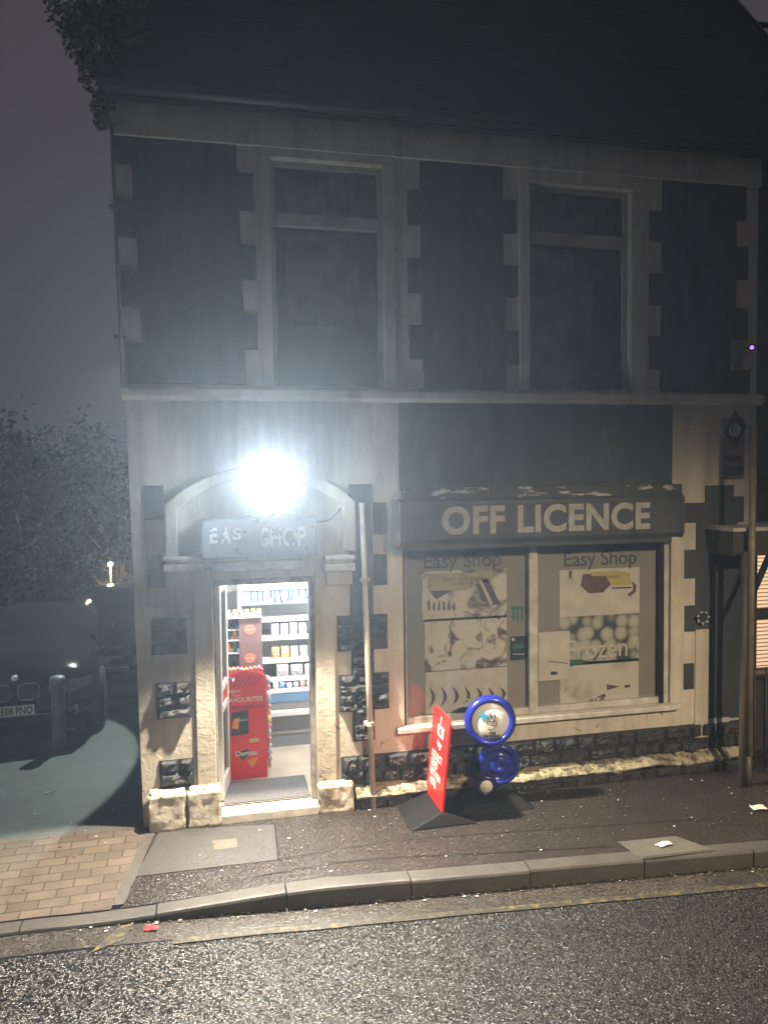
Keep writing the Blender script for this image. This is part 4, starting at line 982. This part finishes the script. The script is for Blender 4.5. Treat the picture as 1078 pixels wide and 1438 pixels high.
dflat(mb, [(317, 990), (372, 990), (372, 996), (317, 996)], .001, 'red_dark')
dflat(mb, [(323, 1036), (349, 1034), (348, 997), (325, 1000)], .0015, 'ink'); dflat(mb, [(325, 1024), (334, 1026), (336, 1008), (328, 1010)], .0035, 'orange'); mb.build('graphics', o)
mb = MB(); dtext(mb, 'ENJOY', 318, 966, 339, 972, 'paper_white', .01); dtext(mb, 'YOUR', 326, 973.5, 338, 976, 'paper_white', 0); dtext(mb, 'FAVOURITES', 318, 978, 369, 985, 'paper_white', .012); mb.build('lettering', o); mb = MB(); dtext(mb, 'SENSATIONS', 334, 1011, 347, 1014, 'paper_white', 0, .006); mb.build('lettering', o)
mb = MB(); pk = [(321, 1048), (360, 1040), (370, 1046), (371, 1088), (366, 1097), (324, 1097), (321, 1090)]; dflat(mb, pk, .004, 'red'); mb.build('packet_picture', o)
mb = MB(); dflat(mb, [(330, 1062), (346, 1057), (352, 1062), (340, 1074)], .006, 'ink'); dflat(mb, [(345, 1074), (362, 1070), (353, 1087)], .006, 'orange'); dflat(mb, [(349, 1042), (363, 1041), (363, 1047), (349, 1048)], .006, 'yellow_print'); dtext(mb, 'Doritos', 330, 1059, 360, 1067, 'paper_white', .03, .009); mb.build('packet_print', o)
rr = random.Random(5)
mb = MB()
for k in range(4):
    z_ = FL+.08+k*.24; mb.box(DX1, DY0+.02, z_, DX1+.006, DY1, z_+.03, 'red_dark')
mb.build('side_ledge', o)
pcl = ['orange', 'white', 'pink', 'brown', 'red', 'yellow', 'lilac', 'grey']
for k in range(14):
    z_ = FL+.06+k*.063; c_ = pcl[(k*3) % 8]; y_ = DY0+.10+rr.uniform(-.03, .05)
    mb = MB(); s_ = .036; v = []
    for t in range(4):
        hx = (.4, 1, 1, .35)[t]
        for sg in ((-1, -1), (1, -1), (1, 1), (-1, 1)): v.append((DX1+.012+.02*hx+sg[0]*.016*hx+rr.uniform(-.006, .006), y_+sg[1]*.07*(.8+.2*hx), z_+.075*t/3))
    mb.add(v, [(3, 2, 1, 0), (12, 13, 14, 15)]+[(i*4+j, i*4+(j+1) % 4, (i+1)*4+(j+1) % 4, (i+1)*4+j) for i in range(3) for j in range(4)], 'pk_'+c_)
    lev = ['lowest', 'second lowest', 'third from the floor', 'fourth from the floor', 'fifth from the floor', 'sixth from the floor', 'seventh from the floor', 'eighth from the floor', 'ninth from the floor', 'tenth from the floor', 'fourth from the top', 'third from the top', 'second from the top', 'topmost'][k]
    tag(mb.build('crisp_packet', bevel=.004), f'{c_} crisp packet on the side of the red stand, {lev}', 'crisp packet', 'crisp packets on the red stand')
mb = MB()
for k in range(8):
    x_ = DX0+.05+k*.04; mb.tube([(x_-.03, DY0+.06, zt-.03), (x_, DY0+.05, zt+.005+.015*rr.random()), (x_+.035, DY0+.07, zt-.02)], [.01, .022, .008], rr.choice(['pk_yellow', 'pk_orange', 'pk_pink']), 8)
tag(mb.build('crisp_packet'), 'yellow and pink crisp packets heaped along the top of the red stand', 'crisp packet', 'crisp packets on the red stand')
# second stand behind
SY = 1.05; sx0, sx1 = P(317, 900, SY)[0], P(368, 900, SY)[0]; sz1 = P(340, 868, SY)[1]; sxm = P(336, 900, SY)[0]
o = thing('drinks_stand', 'grey card stand with round orange logos standing behind the red crisp stand', 'display stand', ((sx0+sx1)/2, SY, FL))
mb = MB(); mb.box(sxm, SY, FL, sx1, SY+.012, sz1, 'plinth'); mb.mats[0] = plain('mauve card', (.22, .13, .13), .5, var=.15); mb.build('front_board', o)
mb = MB(); mb.box(sx0, SY+.2, FL, sx1, SY+.21, sz1, 'ink'); mb.box(sx0-.01, SY-.02, sz1, sx1, SY+.21, sz1+.012, 'white')
for py in (886, 901, 919): z_ = P(325, py, SY)[1]; mb.box(sx0, SY+.01, z_, sxm, SY+.2, z_+.008, 'white')
mb.build('shelves', o)
for py in (884, 924):
    mb = MB(); q = P(351, py, SY); mb.add([(q[0]+.058*math.cos(t*.2618), SY-.003, q[1]+.05*math.sin(t*.2618)) for t in range(24)], [tuple(range(24))], 'pk_red'); mb.mats[0] = plain('coral print', (.6, .22, .14), .5, var=.05)
    mb.box(q[0]-.04, SY-.006, q[1]-.003, q[0]+.04, SY-.004, q[1]+.003, 'paper_white'); mb.build('logo', o)
bc = ['ink', 'navy', 'navy', 'orange', 'orange', 'green', 'ink', 'ink']
names = ['dark', 'dark blue', 'navy', 'orange', 'amber', 'green', 'black', 'brown']
for k in range(8):
    py = (886, 901, 919, 938)[k//2]; z_ = P(325, py, SY)[1]+.009; x_ = sx0+.03+(k % 2)*.06
    mb = MB(); h_ = .085; mb.lathe([(.022, 0), (.024, .01), (.024, h_*.6), (.012, h_*.8), (.012, h_), (0, h_)], (x_, SY+.08, z_), (0, 0, 1), bc[k], 14)
    tag(mb.build('bottle'), f'small {names[k]} bottle on the {["top", "second", "third", "lowest visible"][k//2]} shelf of the grey stand, {["left", "right"][k % 2]} one', 'bottle', 'bottles on the grey stand')
for k in range(6):
    x_ = sx0+.03+k*(sx1-sx0-.05)/5; mb = MB(); mb.lathe([(.024, 0), (.026, .01), (.026, .035), (.02, .045), (0, .045)], (x_, SY+.06, sz1+.013), (0, 0, 1), 'pk_brown', 14); mb.lathe([(.023, .045), (.023, .062), (0, .062)], (x_, SY+.06, sz1+.013), (0, 0, 1), 'yellow_print', 14)
    tag(mb.build('jar'), f'jar with a yellow lid on top of the grey stand, {ordinal[k]} from the left', 'jar', 'jars on the grey stand')
# high boxes and ceiling light
for k, (a_, b_, c_) in enumerate(((318, 352, 'cream_clean'), (353, 379, 'upvc'), (380, 440, 'white'))):
    x0 = P(a_, 820, FY+.2)[0]; x1 = P(b_, 820, FY+.2)[0]; mb = MB(); mb.box(x0, FY+.2, z+.58-.4 if 0 else P(380, 829, FY+.2)[1], x1, FY+.5, P(380, 812, FY+.2)[1]+.02, c_)
    tag(mb.build('carton', bevel=.006), ['cream carton on top of the fridge at the left end', 'grey white carton in the middle of the fridge top', 'long white carton on top of the fridge at the right'][k], 'carton', 'cartons on the fridge')
cl = thing('ceiling_light', 'white fluorescent ceiling light inside the shop behind the door head', 'ceiling light', (.9, .9, RMZ))
mb = MB(); mb.box(.2, .75, RMZ-.06, 1.7, .9, RMZ-.001, 'white'); mb.build('housing', cl); mb = MB(); mb.box(.22, .77, RMZ-.075, 1.68, .88, RMZ-.061, emit('fluorescent tube', (1, .98, .95), 22)); mb.build('diffuser', cl)

# ------------------------------------------------------------------ neighbour on the right
nb = thing('neighbour_house', 'dark terraced house beside the shop with a lit slatted blind in its window', 'house', (7, .3, G))
NX = XR+.12
nwx0, nwz0, nwx1, nwz1 = PR(1061, 768, 1150, 940, .3)
wall_grid([NX, nwx0, nwx1, 11], [G-.05, nwz0, nwz1, ZE+.25], [(nwx0, nwz0, nwx1, nwz1)], .3, .5, 'brown_wood', 'wall', nb)
mb = MB(); t = .05; mb.box(nwx0, .34, nwz0, nwx0+t, .4, nwz1, 'brown_wood'); mb.box(nwx1-t, .34, nwz0, nwx1, .4, nwz1, 'brown_wood'); zm = P(1070, 862, .35)[1]; mb.box(nwx0+t, .34, zm-.06, nwx1-t, .4, zm+.06, 'brown_wood'); mb.box(nwx0+t, .34, nwz1-.06, nwx1-t, .4, nwz1, 'brown_wood'); w = mb.build('window', nb)
mb = MB(); be = emit('lit blind', (1, .66, .40), 1.0); zz_ = nwz0
while zz_ < nwz1-.02:
    mb.add([(nwx0+.03, .46, zz_+.006), (nwx1-.03, .46, zz_+.006), (nwx1-.03, .445, zz_+.04), (nwx0+.03, .445, zz_+.04)], [(0, 1, 2, 3)], be); zz_ += .042
mb.add([(nwx0, .49, nwz0), (nwx1, .49, nwz0), (nwx1, .49, nwz1), (nwx0, .49, nwz1)], [(0, 1, 2, 3)], emit('lit room', (1, .5, .25), .22)); mb.build('blind', w)
pc = thing('porch_canopy', 'brown timber porch canopy on posts in front of the neighbouring house', 'porch', (5.2, -.4, G))
YC = -.40
x0, z0, x1, z1 = PR(1030, 742, 1200, 775, YC); mb = MB(); mb.box(x0, YC, z0, x1, .28, z1-.03, 'brown_wood'); mb.build('beam', pc, bevel=.01)
mb = MB(); mb.box(x0-.03, YC-.03, z1-.03, x1, .28, z1+.005, 'upvc_dirty'); mb.build('flashing', pc)
xp, yp = GP(1041, 1104); a_ = P(1045, 775, yp); mb = MB(); mb.tube([(xp, yp, G), (a_[0]-.0, yp, a_[1])], .034, 'brown_wood', 14); mb.build('post', pc)
mb = MB(); q0_ = P(1067, 600, yp); q1_ = P(1052, 1062, yp); q0_ = (q1_[0]+.02, q0_[1]); mb.tube([(q0_[0], yp+.02, q0_[1]), (q1_[0], yp+.02, q1_[1])], .032, 'pipe_pale', 14);  mb.tube([(q1_[0], yp+.02, q1_[1]), (q1_[0], yp+.02, G)], .03, 'pipe_grey', 12); mb.build('downpipe', pc)
mb = MB(); q0_ = P(1060, 850, yp); q1_ = P(1095, 770, yp); mb.tube([(q0_[0], yp+.1, q0_[1]), (q1_[0], yp+.1, q1_[1])], .03, 'black', 8); mb.build('brace', pc)
rl = thing('handrail', 'low brown iron railing under the lit window at the right edge', 'railing', (5.8, -.2, G)); mb = MB()
r0_ = P(1057, 940, -.1); mb.tube([(r0_[0], -.1, r0_[1]), (r0_[0]+2, -.1, r0_[1])], .014, 'brown_wood', 8); mb.build('rail', rl)
for k in range(6):
    mb = MB(); x_ = r0_[0]+.02+k*.13; mb.tube([(x_, -.1, G), (x_, -.1, r0_[1])], .009, 'brown_wood', 8); mb.build('baluster', rl)
mb = MB(); a_ = P(1030, 30, 1.6); b_ = P(1110, 37, 1.6); mb.tube([(a_[0], 1.6, a_[1]), (b_[0]+2, 1.6, b_[1])], .03, 'black', 8); tag(mb.build('roof_pipe'), 'black horizontal pipe sticking out beyond the right roof edge', 'pipe')

# ------------------------------------------------------------------ ivy on the left verge
iv = thing('ivy_plant', 'dark ivy clump growing over the left roof corner of the shop', 'ivy', (-.7, 0, ZE))
mb = MB(); rr = random.Random(3)
blobs = [((118, 10), .30), ((128, 60), .22), ((140, 105), .17), ((150, 150), .13), ((150, 60), .25), ((165, 15), .3), ((143, 172), .06), ((175, 100), .16), ((100, -35), .33)]
for (bx_, by_), r_ in blobs:
    q = P(bx_, by_, .05)
    for k in range(int(2600*r_)):
        d = Vector((rr.gauss(0, 1), rr.gauss(0, 1)*.8, rr.gauss(0, 1))).normalized()*r_*rr.uniform(.45, 1.0)**.6
        c_ = Vector((q[0], .05, q[1]))+d; s_ = rr.uniform(.012, .028); n_ = Vector((rr.uniform(-1, 1), rr.uniform(-1.4, .2), rr.uniform(-.4, 1))).normalized(); u_ = n_.orthogonal().normalized(); w_ = n_.cross(u_)
        mb.add([c_-u_*s_, c_+w_*s_*.7, c_+u_*s_*1.1, c_-w_*s_*.7], [(0, 1, 2, 3)], 'leaf')
mb.build('foliage', iv)
mb = MB()
for k in range(5):
    q = P(150+k*4, 180, .0); q2 = P(110+k*16, 0, .1); mb.tube([(q[0], -.02, q[1]), (q[0]-.05, .03, q[1]+.35), (q2[0], .1, q2[1])], [.02, .014, .006], 'bark', 6)
mb.build('stem', iv)

# ------------------------------------------------------------------ left side: cars, bollard, lamps, tree
o = thing('bollard', 'grey round bollard standing in front of the parked cars', 'bollard', (*GP(84, 1046, -.23), -.24))
bx_, by_ = GP(84, 1046, -.23); zt_ = P(82, 952, by_)[1]
mb = MB(); mb.lathe([(.075, 0), (.075, zt_+.19), (.07, zt_+.20)], (bx_, by_, -.25), (0, 0, 1), 'steel', 22); mb.mats[0] = plain('grey bollard', (.12, .13, .13), .5, var=.25); mb.build('post', o)
mb = MB(); mb.lathe([(.085, 0), (.088, .03), (.08, .06), (.05, .075), (0, .08)], (bx_, by_, zt_-.05), (0, 0, 1), 'paper', 22); mb.mats[0] = plain('pale band', (.3, .3, .28), .4); mb.build('cap', o)
def car(cx, yfront, rot, paint, label, plate, scale=1.0, kidneys=True):
    z0 = lane_z(cx, yfront)+.012
    o = thing('parked_car', label, 'car', (cx, yfront, z0), 'cars parked on the lane')
    # stations along the length (y), each a half outline (half width, z)
    W_ = .92*scale
    st = [(0.0, [(.55, .38), (.70, .42), (.74, .60), (.70, .74), (.45, .80)]), (.06, [(.66, .30), (.84, .36), (.87, .62), (.80, .80), (.5, .88)]), (.30, [(.70, .22), (.90, .30), (.93, .64), (.86, .90), (.5, .98)]), (.95, [(.70, .20), (.92, .28), (.95, .66), (.90, .97), (.5, 1.07)]),
          (1.35, [(.70, .20), (.92, .28), (.95, .66), (.92, 1.0), (.5, 1.13)]), (1.36, [(.70, .20), (.92, .28), (.95, .66), (.92, 1.0), (.66, 1.14)]), (2.1, [(.70, .20), (.92, .28), (.95, .66), (.93, 1.02), (.62, 1.40)]), (2.5, [(.70, .20), (.92, .28), (.95, .66), (.93, 1.03), (.62, 1.46)]), (3.6, [(.70, .20), (.92, .28), (.95, .66), (.93, 1.05), (.60, 1.43)]), (4.4, [(.70, .22), (.9, .3), (.92, .66), (.9, 1.05), (.56, 1.32)]), (4.7, [(.66, .34), (.84, .4), (.86, .66), (.82, 1.0), (.5, 1.1)])]
    v = []; fs = []; K = 12
    for y, h in st:
        ring = [(-a_, b_) for a_, b_ in h]+[(-.12, h[-1][1]+.012), (.12, h[-1][1]+.012)]+[(a_, b_) for a_, b_ in h[::-1]]
        v += [(a_*W_/.95, y*scale, b_*scale) for a_, b_ in ring]
    for i in range(len(st)-1):
        for k in range(K): k2 = (k+1) % K; fs.append((i*K+k, i*K+k2, (i+1)*K+k2, (i+1)*K+k))
    fs += [tuple(range(K)), tuple(range(len(v)-1, len(v)-K-1, -1))]
    T = Matrix.Translation((cx, yfront, z0)) @ Matrix.Rotation(R(-3.1), 4, 'X') @ Matrix.Rotation(rot, 4, 'Z')
    def out(mb, name, par, **kw):
        mb.v = [tuple(T @ Vector(p_)) for p_ in mb.v]; return mb.build(name, par, **kw)
    mb = MB(); mb.add(v, fs, paint, True); b = out(mb, 'body', o)
    ss = b.modifiers.new('sub', 'SUBSURF'); ss.levels = ss.render_levels = 2
    s = scale
    mb = MB(); mb.add([(-.70*s, 1.47*s, 1.19*s), (.70*s, 1.47*s, 1.19*s), (.55*s, 2.0*s, 1.37*s), (-.55*s, 2.0*s, 1.37*s)], [(0, 1, 2, 3)], 'carglass'); out(mb, 'windscreen', o)
    if kidneys:
        for sg in (-1, 1):
            mb = MB(); c_ = sg*.155; pts = [(c_+.125*math.copysign(abs(math.cos(t))**.6, math.cos(t)), .645+.105*math.copysign(abs(math.sin(t))**.6, math.sin(t))) for t in [k*2*math.pi/28 for k in range(28)]]
            inn = [(c_+(p_[0]-c_)*.84, .645+(p_[1]-.645)*.82) for p_ in pts]; n = 28
            vv = [(p_[0], -.035, p_[1]) for p_ in pts]+[(p_[0], -.045, p_[1]) for p_ in inn]+[(p_[0], .05, p_[1]) for p_ in pts]
            mb.add(vv, [(i, (i+1) % n, n+(i+1) % n, n+i) for i in range(n)]+[(i, 2*n+i, 2*n+(i+1) % n, (i+1) % n) for i in range(n)], 'chrome'); mb.add([(p_[0], -.03, p_[1]) for p_ in inn], [tuple(range(n))], 'ink')
            for k in range(5): mb.box(c_-.08+k*.036, -.036, .56, c_-.072+k*.036, -.031, .73, 'black')
            out(mb, 'grille', o)
        mb = MB(); mb.lathe([(.045, 0), (.045, .012), (.038, .016), (0, .018)], (0, .0, .80), (0, -1, .5), 'chrome', 24); mb.lathe([(.034, .0165), (.034, .019), (0, .02)], (0, 0, .80), (0, -1, .5), 'white', 20); out(mb, 'emblem', o)
    else:
        mb = MB(); mb.box(-.5*s, -.03, .58*s, .5*s, .05, .66*s, 'black'); out(mb, 'grille', o)
    for sg in (-1, 1):
        mb = MB(); pts = [(.36, .62), (.62, .60), (.80, .66), (.82, .74), (.62, .745), (.38, .72)]
        vv = [(sg*a_*s, (-.02+.16*max(0, a_-.5)**1.0)*s+.0, b_*s) for a_, b_ in pts]; vv += [(p_[0], p_[1]+.15, p_[2]) for p_ in vv]
        mb.add(vv, [tuple(range(6)), tuple(range(11, 5, -1))]+[(i, (i+1) % 6, 6+(i+1) % 6, 6+i) for i in range(6)], 'lampglass'); h_ = out(mb, 'headlight', o)
        mb = MB(); mb.lathe([(.05*s, 0), (.05*s, .02), (0, .03)], (sg*.66*s, .0, .40*s), (0, -1, 0), 'lampglass', 16); out(mb, 'fog_lamp', o)
        for yy in (.85*s, 3.75*s):
            mb = MB(); mb.lathe([(.20*s, -.11), (.34*s, -.11), (.36*s, -.08), (.36*s, .08), (.34*s, .11), (.2*s, .11)], (sg*.83*s, yy, .36*s), (1, 0, 0), 'tyre', 28); mb.lathe([(.0, -.1), (.2*s, -.1), (.22*s, .1), (.0, .1)], (sg*.83*s, yy, .36*s), (1, 0, 0), 'steel', 20); out(mb, 'wheel', o)
        mb = MB(); mb.lathe([(0, -.09), (.07, -.06), (.08, 0), (.07, .06), (0, .08)], (sg*1.02*s, 1.65*s, 1.12*s), (1, 0, 0), paint, 14); out(mb, 'mirror', o)
    zp = .44*s if kidneys else .66*s
    mb = MB(); mb.box(-.215, -.075, zp-.056, .215, -.055, zp+.056, 'plate'); pl = out(mb, 'number_plate', o)
    mb = MB(); text_into(mb, plate, (-.195, -.077, zp-.042), (1, 0, 0), (0, 0, 1), .39, .084, 'ink', .012, .002); mt_ = out(mb, 'lettering', pl)
    mb = MB(); mb.box(-.62*s, -.02, .36*s, .62*s, .02, .375*s, 'chrome' if kidneys else 'steel'); mb.box(-.5*s, -.012, .26*s, .5*s, .02, .33*s, 'black'); out(mb, 'bumper_trim', o)
    return o
q = P(5, 1005, 2.75); car(q[0]+.10, 2.85, R(4), 'car', 'dark parked car with a double grille and white number plate at the left edge', 'YE08 PNO')
q = P(122, 955, 5.4); car(q[0], 5.5, R(-3), 'car2', 'navy parked car in shadow further down the lane behind the bollard', 'WF52 CXL', .98, False)
# far lamps down the valley and the bare tree lit by one of them
def lamp(px, py, y, s, col, strength, label, watt=0):
    q = P(px, py, y); zg = lane_z(q[0], y)
    o = thing('street_lamp', label, 'street lamp', (q[0], y, zg), 'lamps down the valley')
    mb = MB(); mb.tube([(q[0], y, zg), (q[0], y, q[1]-.2*s), (q[0]+.1*s, y-.2*s, q[1]+.05*s)], [.06, .045, .035], 'pipe_grey', 8); mb.build('pole', o)
    mb = MB(); mb.lathe([(0, -.08*s), (.12*s, -.03*s), (.12*s, .05*s), (0, .1*s)], (q[0], y-.15*s, q[1]), (0, -.5, -1), emit('lamp glow', col, strength), 12); mb.build('lantern', o)
lamp(70, 868, 34, 1.0, (1, .85, .72), 9, 'far street lamp glowing warm white above the dark parked car')
lamp(143, 867, 36, .9, (.85, .93, 1), 9, 'far street lamp glowing cold white left of the shop corner')
lamp(157, 847, 44, .7, (.8, .9, 1), 1.6, 'faint far street lamp just under the lit bare tree')
lamp(184, 838, 46, .8, (.8, .9, 1), 1.2, 'faint far street lamp touching the shop corner in view')
lamp(126, 919, 30, .5, (1, .6, .55), 1.6, 'tiny reddish far lamp above the second number plate')
TY = 12.0
tq = P(172, 800, TY); tg = lane_z(tq[0], TY)
tr = thing('bare_tree', 'bare winter tree lit gold by a lamp beside the shop corner', 'tree', (tq[0], TY, tg))
mb = MB(); mt2 = MB(); rr = random.Random(12)
mb.tube([(tq[0]-.1, TY, tg), (tq[0]-.05, TY, tg+1.2), (tq[0], TY, tq[1]-.5)], [.1, .07, .05], 'bark', 8)
for k in range(46):
    s_ = Vector((tq[0]-.05, TY, tq[1]-.9+rr.uniform(0, .7))); d = Vector((rr.uniform(-1, .9), rr.uniform(-.7, .5), rr.uniform(-.1, .9))).normalized(); l_ = rr.uniform(.4, 1.0)
    m_1 = s_+d*l_*.55+Vector((0, 0, .05)); e_ = s_+d*l_+Vector((rr.uniform(-.1, .1), 0, rr.uniform(-.25, .1)))
    mt2.tube([s_, m_1, e_], [.018, .011, .004], 'bark', 5)
    for j in range(3): t_ = m_1.lerp(e_, rr.random()); mt2.tube([t_, t_+Vector((rr.uniform(-.25, .25), rr.uniform(-.1, .1), rr.uniform(-.3, .2)))], [.006, .003], 'bark', 4)
mb.build('trunk', tr); mt2.build('branches', tr)
ql = P(155, 792, TY-.6); o = thing('street_lamp', 'small warm lamp shining into the bare tree beside the shop corner', 'street lamp', (ql[0], TY-.6, lane_z(ql[0], TY-.6)), 'lamps down the valley')
mb = MB(); mb.tube([(ql[0], TY-.55, lane_z(ql[0], TY)), (ql[0], TY-.55, ql[1]-.03)], .03, 'pipe_grey', 8); mb.build('pole', o)
mb = MB(); mb.lathe([(0, -.05), (.055, -.02), (.055, .03), (0, .06)], (ql[0], TY-.6, ql[1]), (0, -.3, -1), emit('warm lamp glow', (1, .8, .55), 14), 12); mb.build('lantern', o)
# dark trees further down the lane
def tree(x, y, h, r, seed, label):
    rr = random.Random(seed); zg = lane_z(x, y); o = thing('dark_tree', label, 'tree', (x, y, zg), 'trees down the valley')
    mb = MB(); mb.tube([(x, y, zg), (x+.1, y, zg+h*.4), (x, y, zg+h*.8)], [.25, .18, .06], 'bark', 8)
    for k in range(6): a_ = rr.uniform(0, 6.28); mb.tube([(x, y, zg+h*.4), (x+r*.7*math.cos(a_), y+r*.7*math.sin(a_), zg+h*rr.uniform(.6, .85))], [.1, .03], 'bark', 6)
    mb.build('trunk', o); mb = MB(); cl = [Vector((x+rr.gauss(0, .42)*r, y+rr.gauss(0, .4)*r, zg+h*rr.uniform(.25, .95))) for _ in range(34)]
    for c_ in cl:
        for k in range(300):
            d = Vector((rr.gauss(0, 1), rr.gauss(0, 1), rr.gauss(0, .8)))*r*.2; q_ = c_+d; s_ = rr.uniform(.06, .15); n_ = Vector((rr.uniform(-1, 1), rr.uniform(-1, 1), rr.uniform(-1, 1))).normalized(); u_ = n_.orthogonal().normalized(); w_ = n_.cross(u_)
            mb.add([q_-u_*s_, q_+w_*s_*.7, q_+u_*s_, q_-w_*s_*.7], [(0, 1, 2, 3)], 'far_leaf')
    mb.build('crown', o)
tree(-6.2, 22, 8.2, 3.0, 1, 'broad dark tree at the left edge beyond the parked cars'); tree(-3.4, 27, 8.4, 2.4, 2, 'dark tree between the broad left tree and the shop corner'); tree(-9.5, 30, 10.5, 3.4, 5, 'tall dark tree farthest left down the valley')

# ------------------------------------------------------------------ light
def area(name, loc, target, sx, sy, power, col, spread=180):
    l = bpy.data.lights.new(name, 'AREA'); l.shape = 'RECTANGLE'; l.size = sx; l.size_y = sy; l.energy = power; l.color = col; l.spread = R(spread)
    o = bpy.data.objects.new(name, l); COL.objects.link(o); o.location = loc; o.rotation_euler = (Vector(target)-Vector(loc)).to_track_quat('-Z', 'Y').to_euler(); return o
def spot(name, loc, target, power, col, ang, blend, rad=.08):
    l = bpy.data.lights.new(name, 'SPOT'); l.energy = power; l.color = col; l.spot_size = R(ang); l.spot_blend = blend; l.shadow_soft_size = rad
    o = bpy.data.objects.new(name, l); COL.objects.link(o); o.location = loc; o.rotation_euler = (Vector(target)-Vector(loc)).to_track_quat('-Z', 'Y').to_euler(); return o
spot('floodlight_beam', LP+ln*.04, LP+ln*.04+Vector((0, -.9, -.43)), 2800, (1, .88, .70), 161, .08, .06)
area('shop_ceiling_beam', (.95, .82, RMZ-.08), (.95, .82, 0), 1.4, .12, 85, (1, .98, .95))
spot('street_lamp_or_fill_beam', (4.6, -8.8, 5.8), (3.3, -.6, -.35), 3600, (1, .79, .52), 46, 1.0, .15)
spot('street_lamp_or_fill_beam', (-6.5, -9.0, 6.0), (-2.75, 2.6, .1), 900, (.95, .97, 1), 13, .8, .12)  # unseen fill spot added to brighten the parked car's front
spot('unseen_lane_beam', (-.70, 6.5, 5.0), (-3.6, 2.0, -.2), 1700, (.82, 1, .9), 44, .05, .03)  # unseen spot added for the lane; cone edge leaves the wall side dark
l = bpy.data.lights.new('tree_lamp_beam', 'POINT'); l.energy = 45; l.color = (1, .72, .4); l.shadow_soft_size = .05; o = bpy.data.objects.new('tree_lamp_beam', l); COL.objects.link(o); o.location = (ql[0], TY-.75, ql[1]-.05)

w = bpy.data.worlds.new('World'); C.world = w; w.use_nodes = True; nt = w.node_tree; bg = nt.nodes['Background']
sky = nt.nodes.new('ShaderNodeTexSky'); sky.sky_type = 'NISHITA'; sky.sun_disc = False; sky.sun_elevation = R(-4); sky.sun_rotation = R(200)
mx = nt.nodes.new('ShaderNodeMix'); mx.data_type = 'RGBA'; mx.blend_type = 'ADD'; mx.inputs[0].default_value = 1.0
nt.links.new(sky.outputs[0], mx.inputs[6]); mx.inputs[7].default_value = (.58, .47, .56, 1)   # town glow on low cloud
nt.links.new(mx.outputs[2], bg.inputs[0]); bg.inputs[1].default_value = .09

# thin air volume added to give the floodlight its lens glare
mb = MB(); mb.box(-70, -12, -30, 70, 215, 14, 'black'); me_o = mb.build('glare_haze'); tag(me_o, kind='stuff', label='thin volume added to imitate lens glare round the floodlight', cat='glare_haze')
hm, nt, b = newmat('glare_haze'); nt.nodes.remove(b); pv = nt.nodes.new('ShaderNodeVolumePrincipled'); pv.inputs['Color'].default_value = (.58, .76, 1, 1); pv.inputs['Density'].default_value = .0036; pv.inputs['Anisotropy'].default_value = .66
nt.links.new(pv.outputs[0], nt.nodes['Material Output'].inputs['Volume']); me_o.data.materials.clear(); me_o.data.materials.append(hm)

C.view_settings.view_transform = 'Standard'; C.view_settings.look = 'None'; C.view_settings.exposure = 0; C.view_settings.gamma = 1
cy = C.cycles; cy.max_bounces = 7; cy.diffuse_bounces = 3; cy.glossy_bounces = 3; cy.transmission_bounces = 4; cy.transparent_max_bounces = 8; cy.volume_bounces = 1
cy.use_denoising = True; cy.sample_clamp_indirect = 4; cy.caustics_reflective = False; cy.caustics_refractive = False
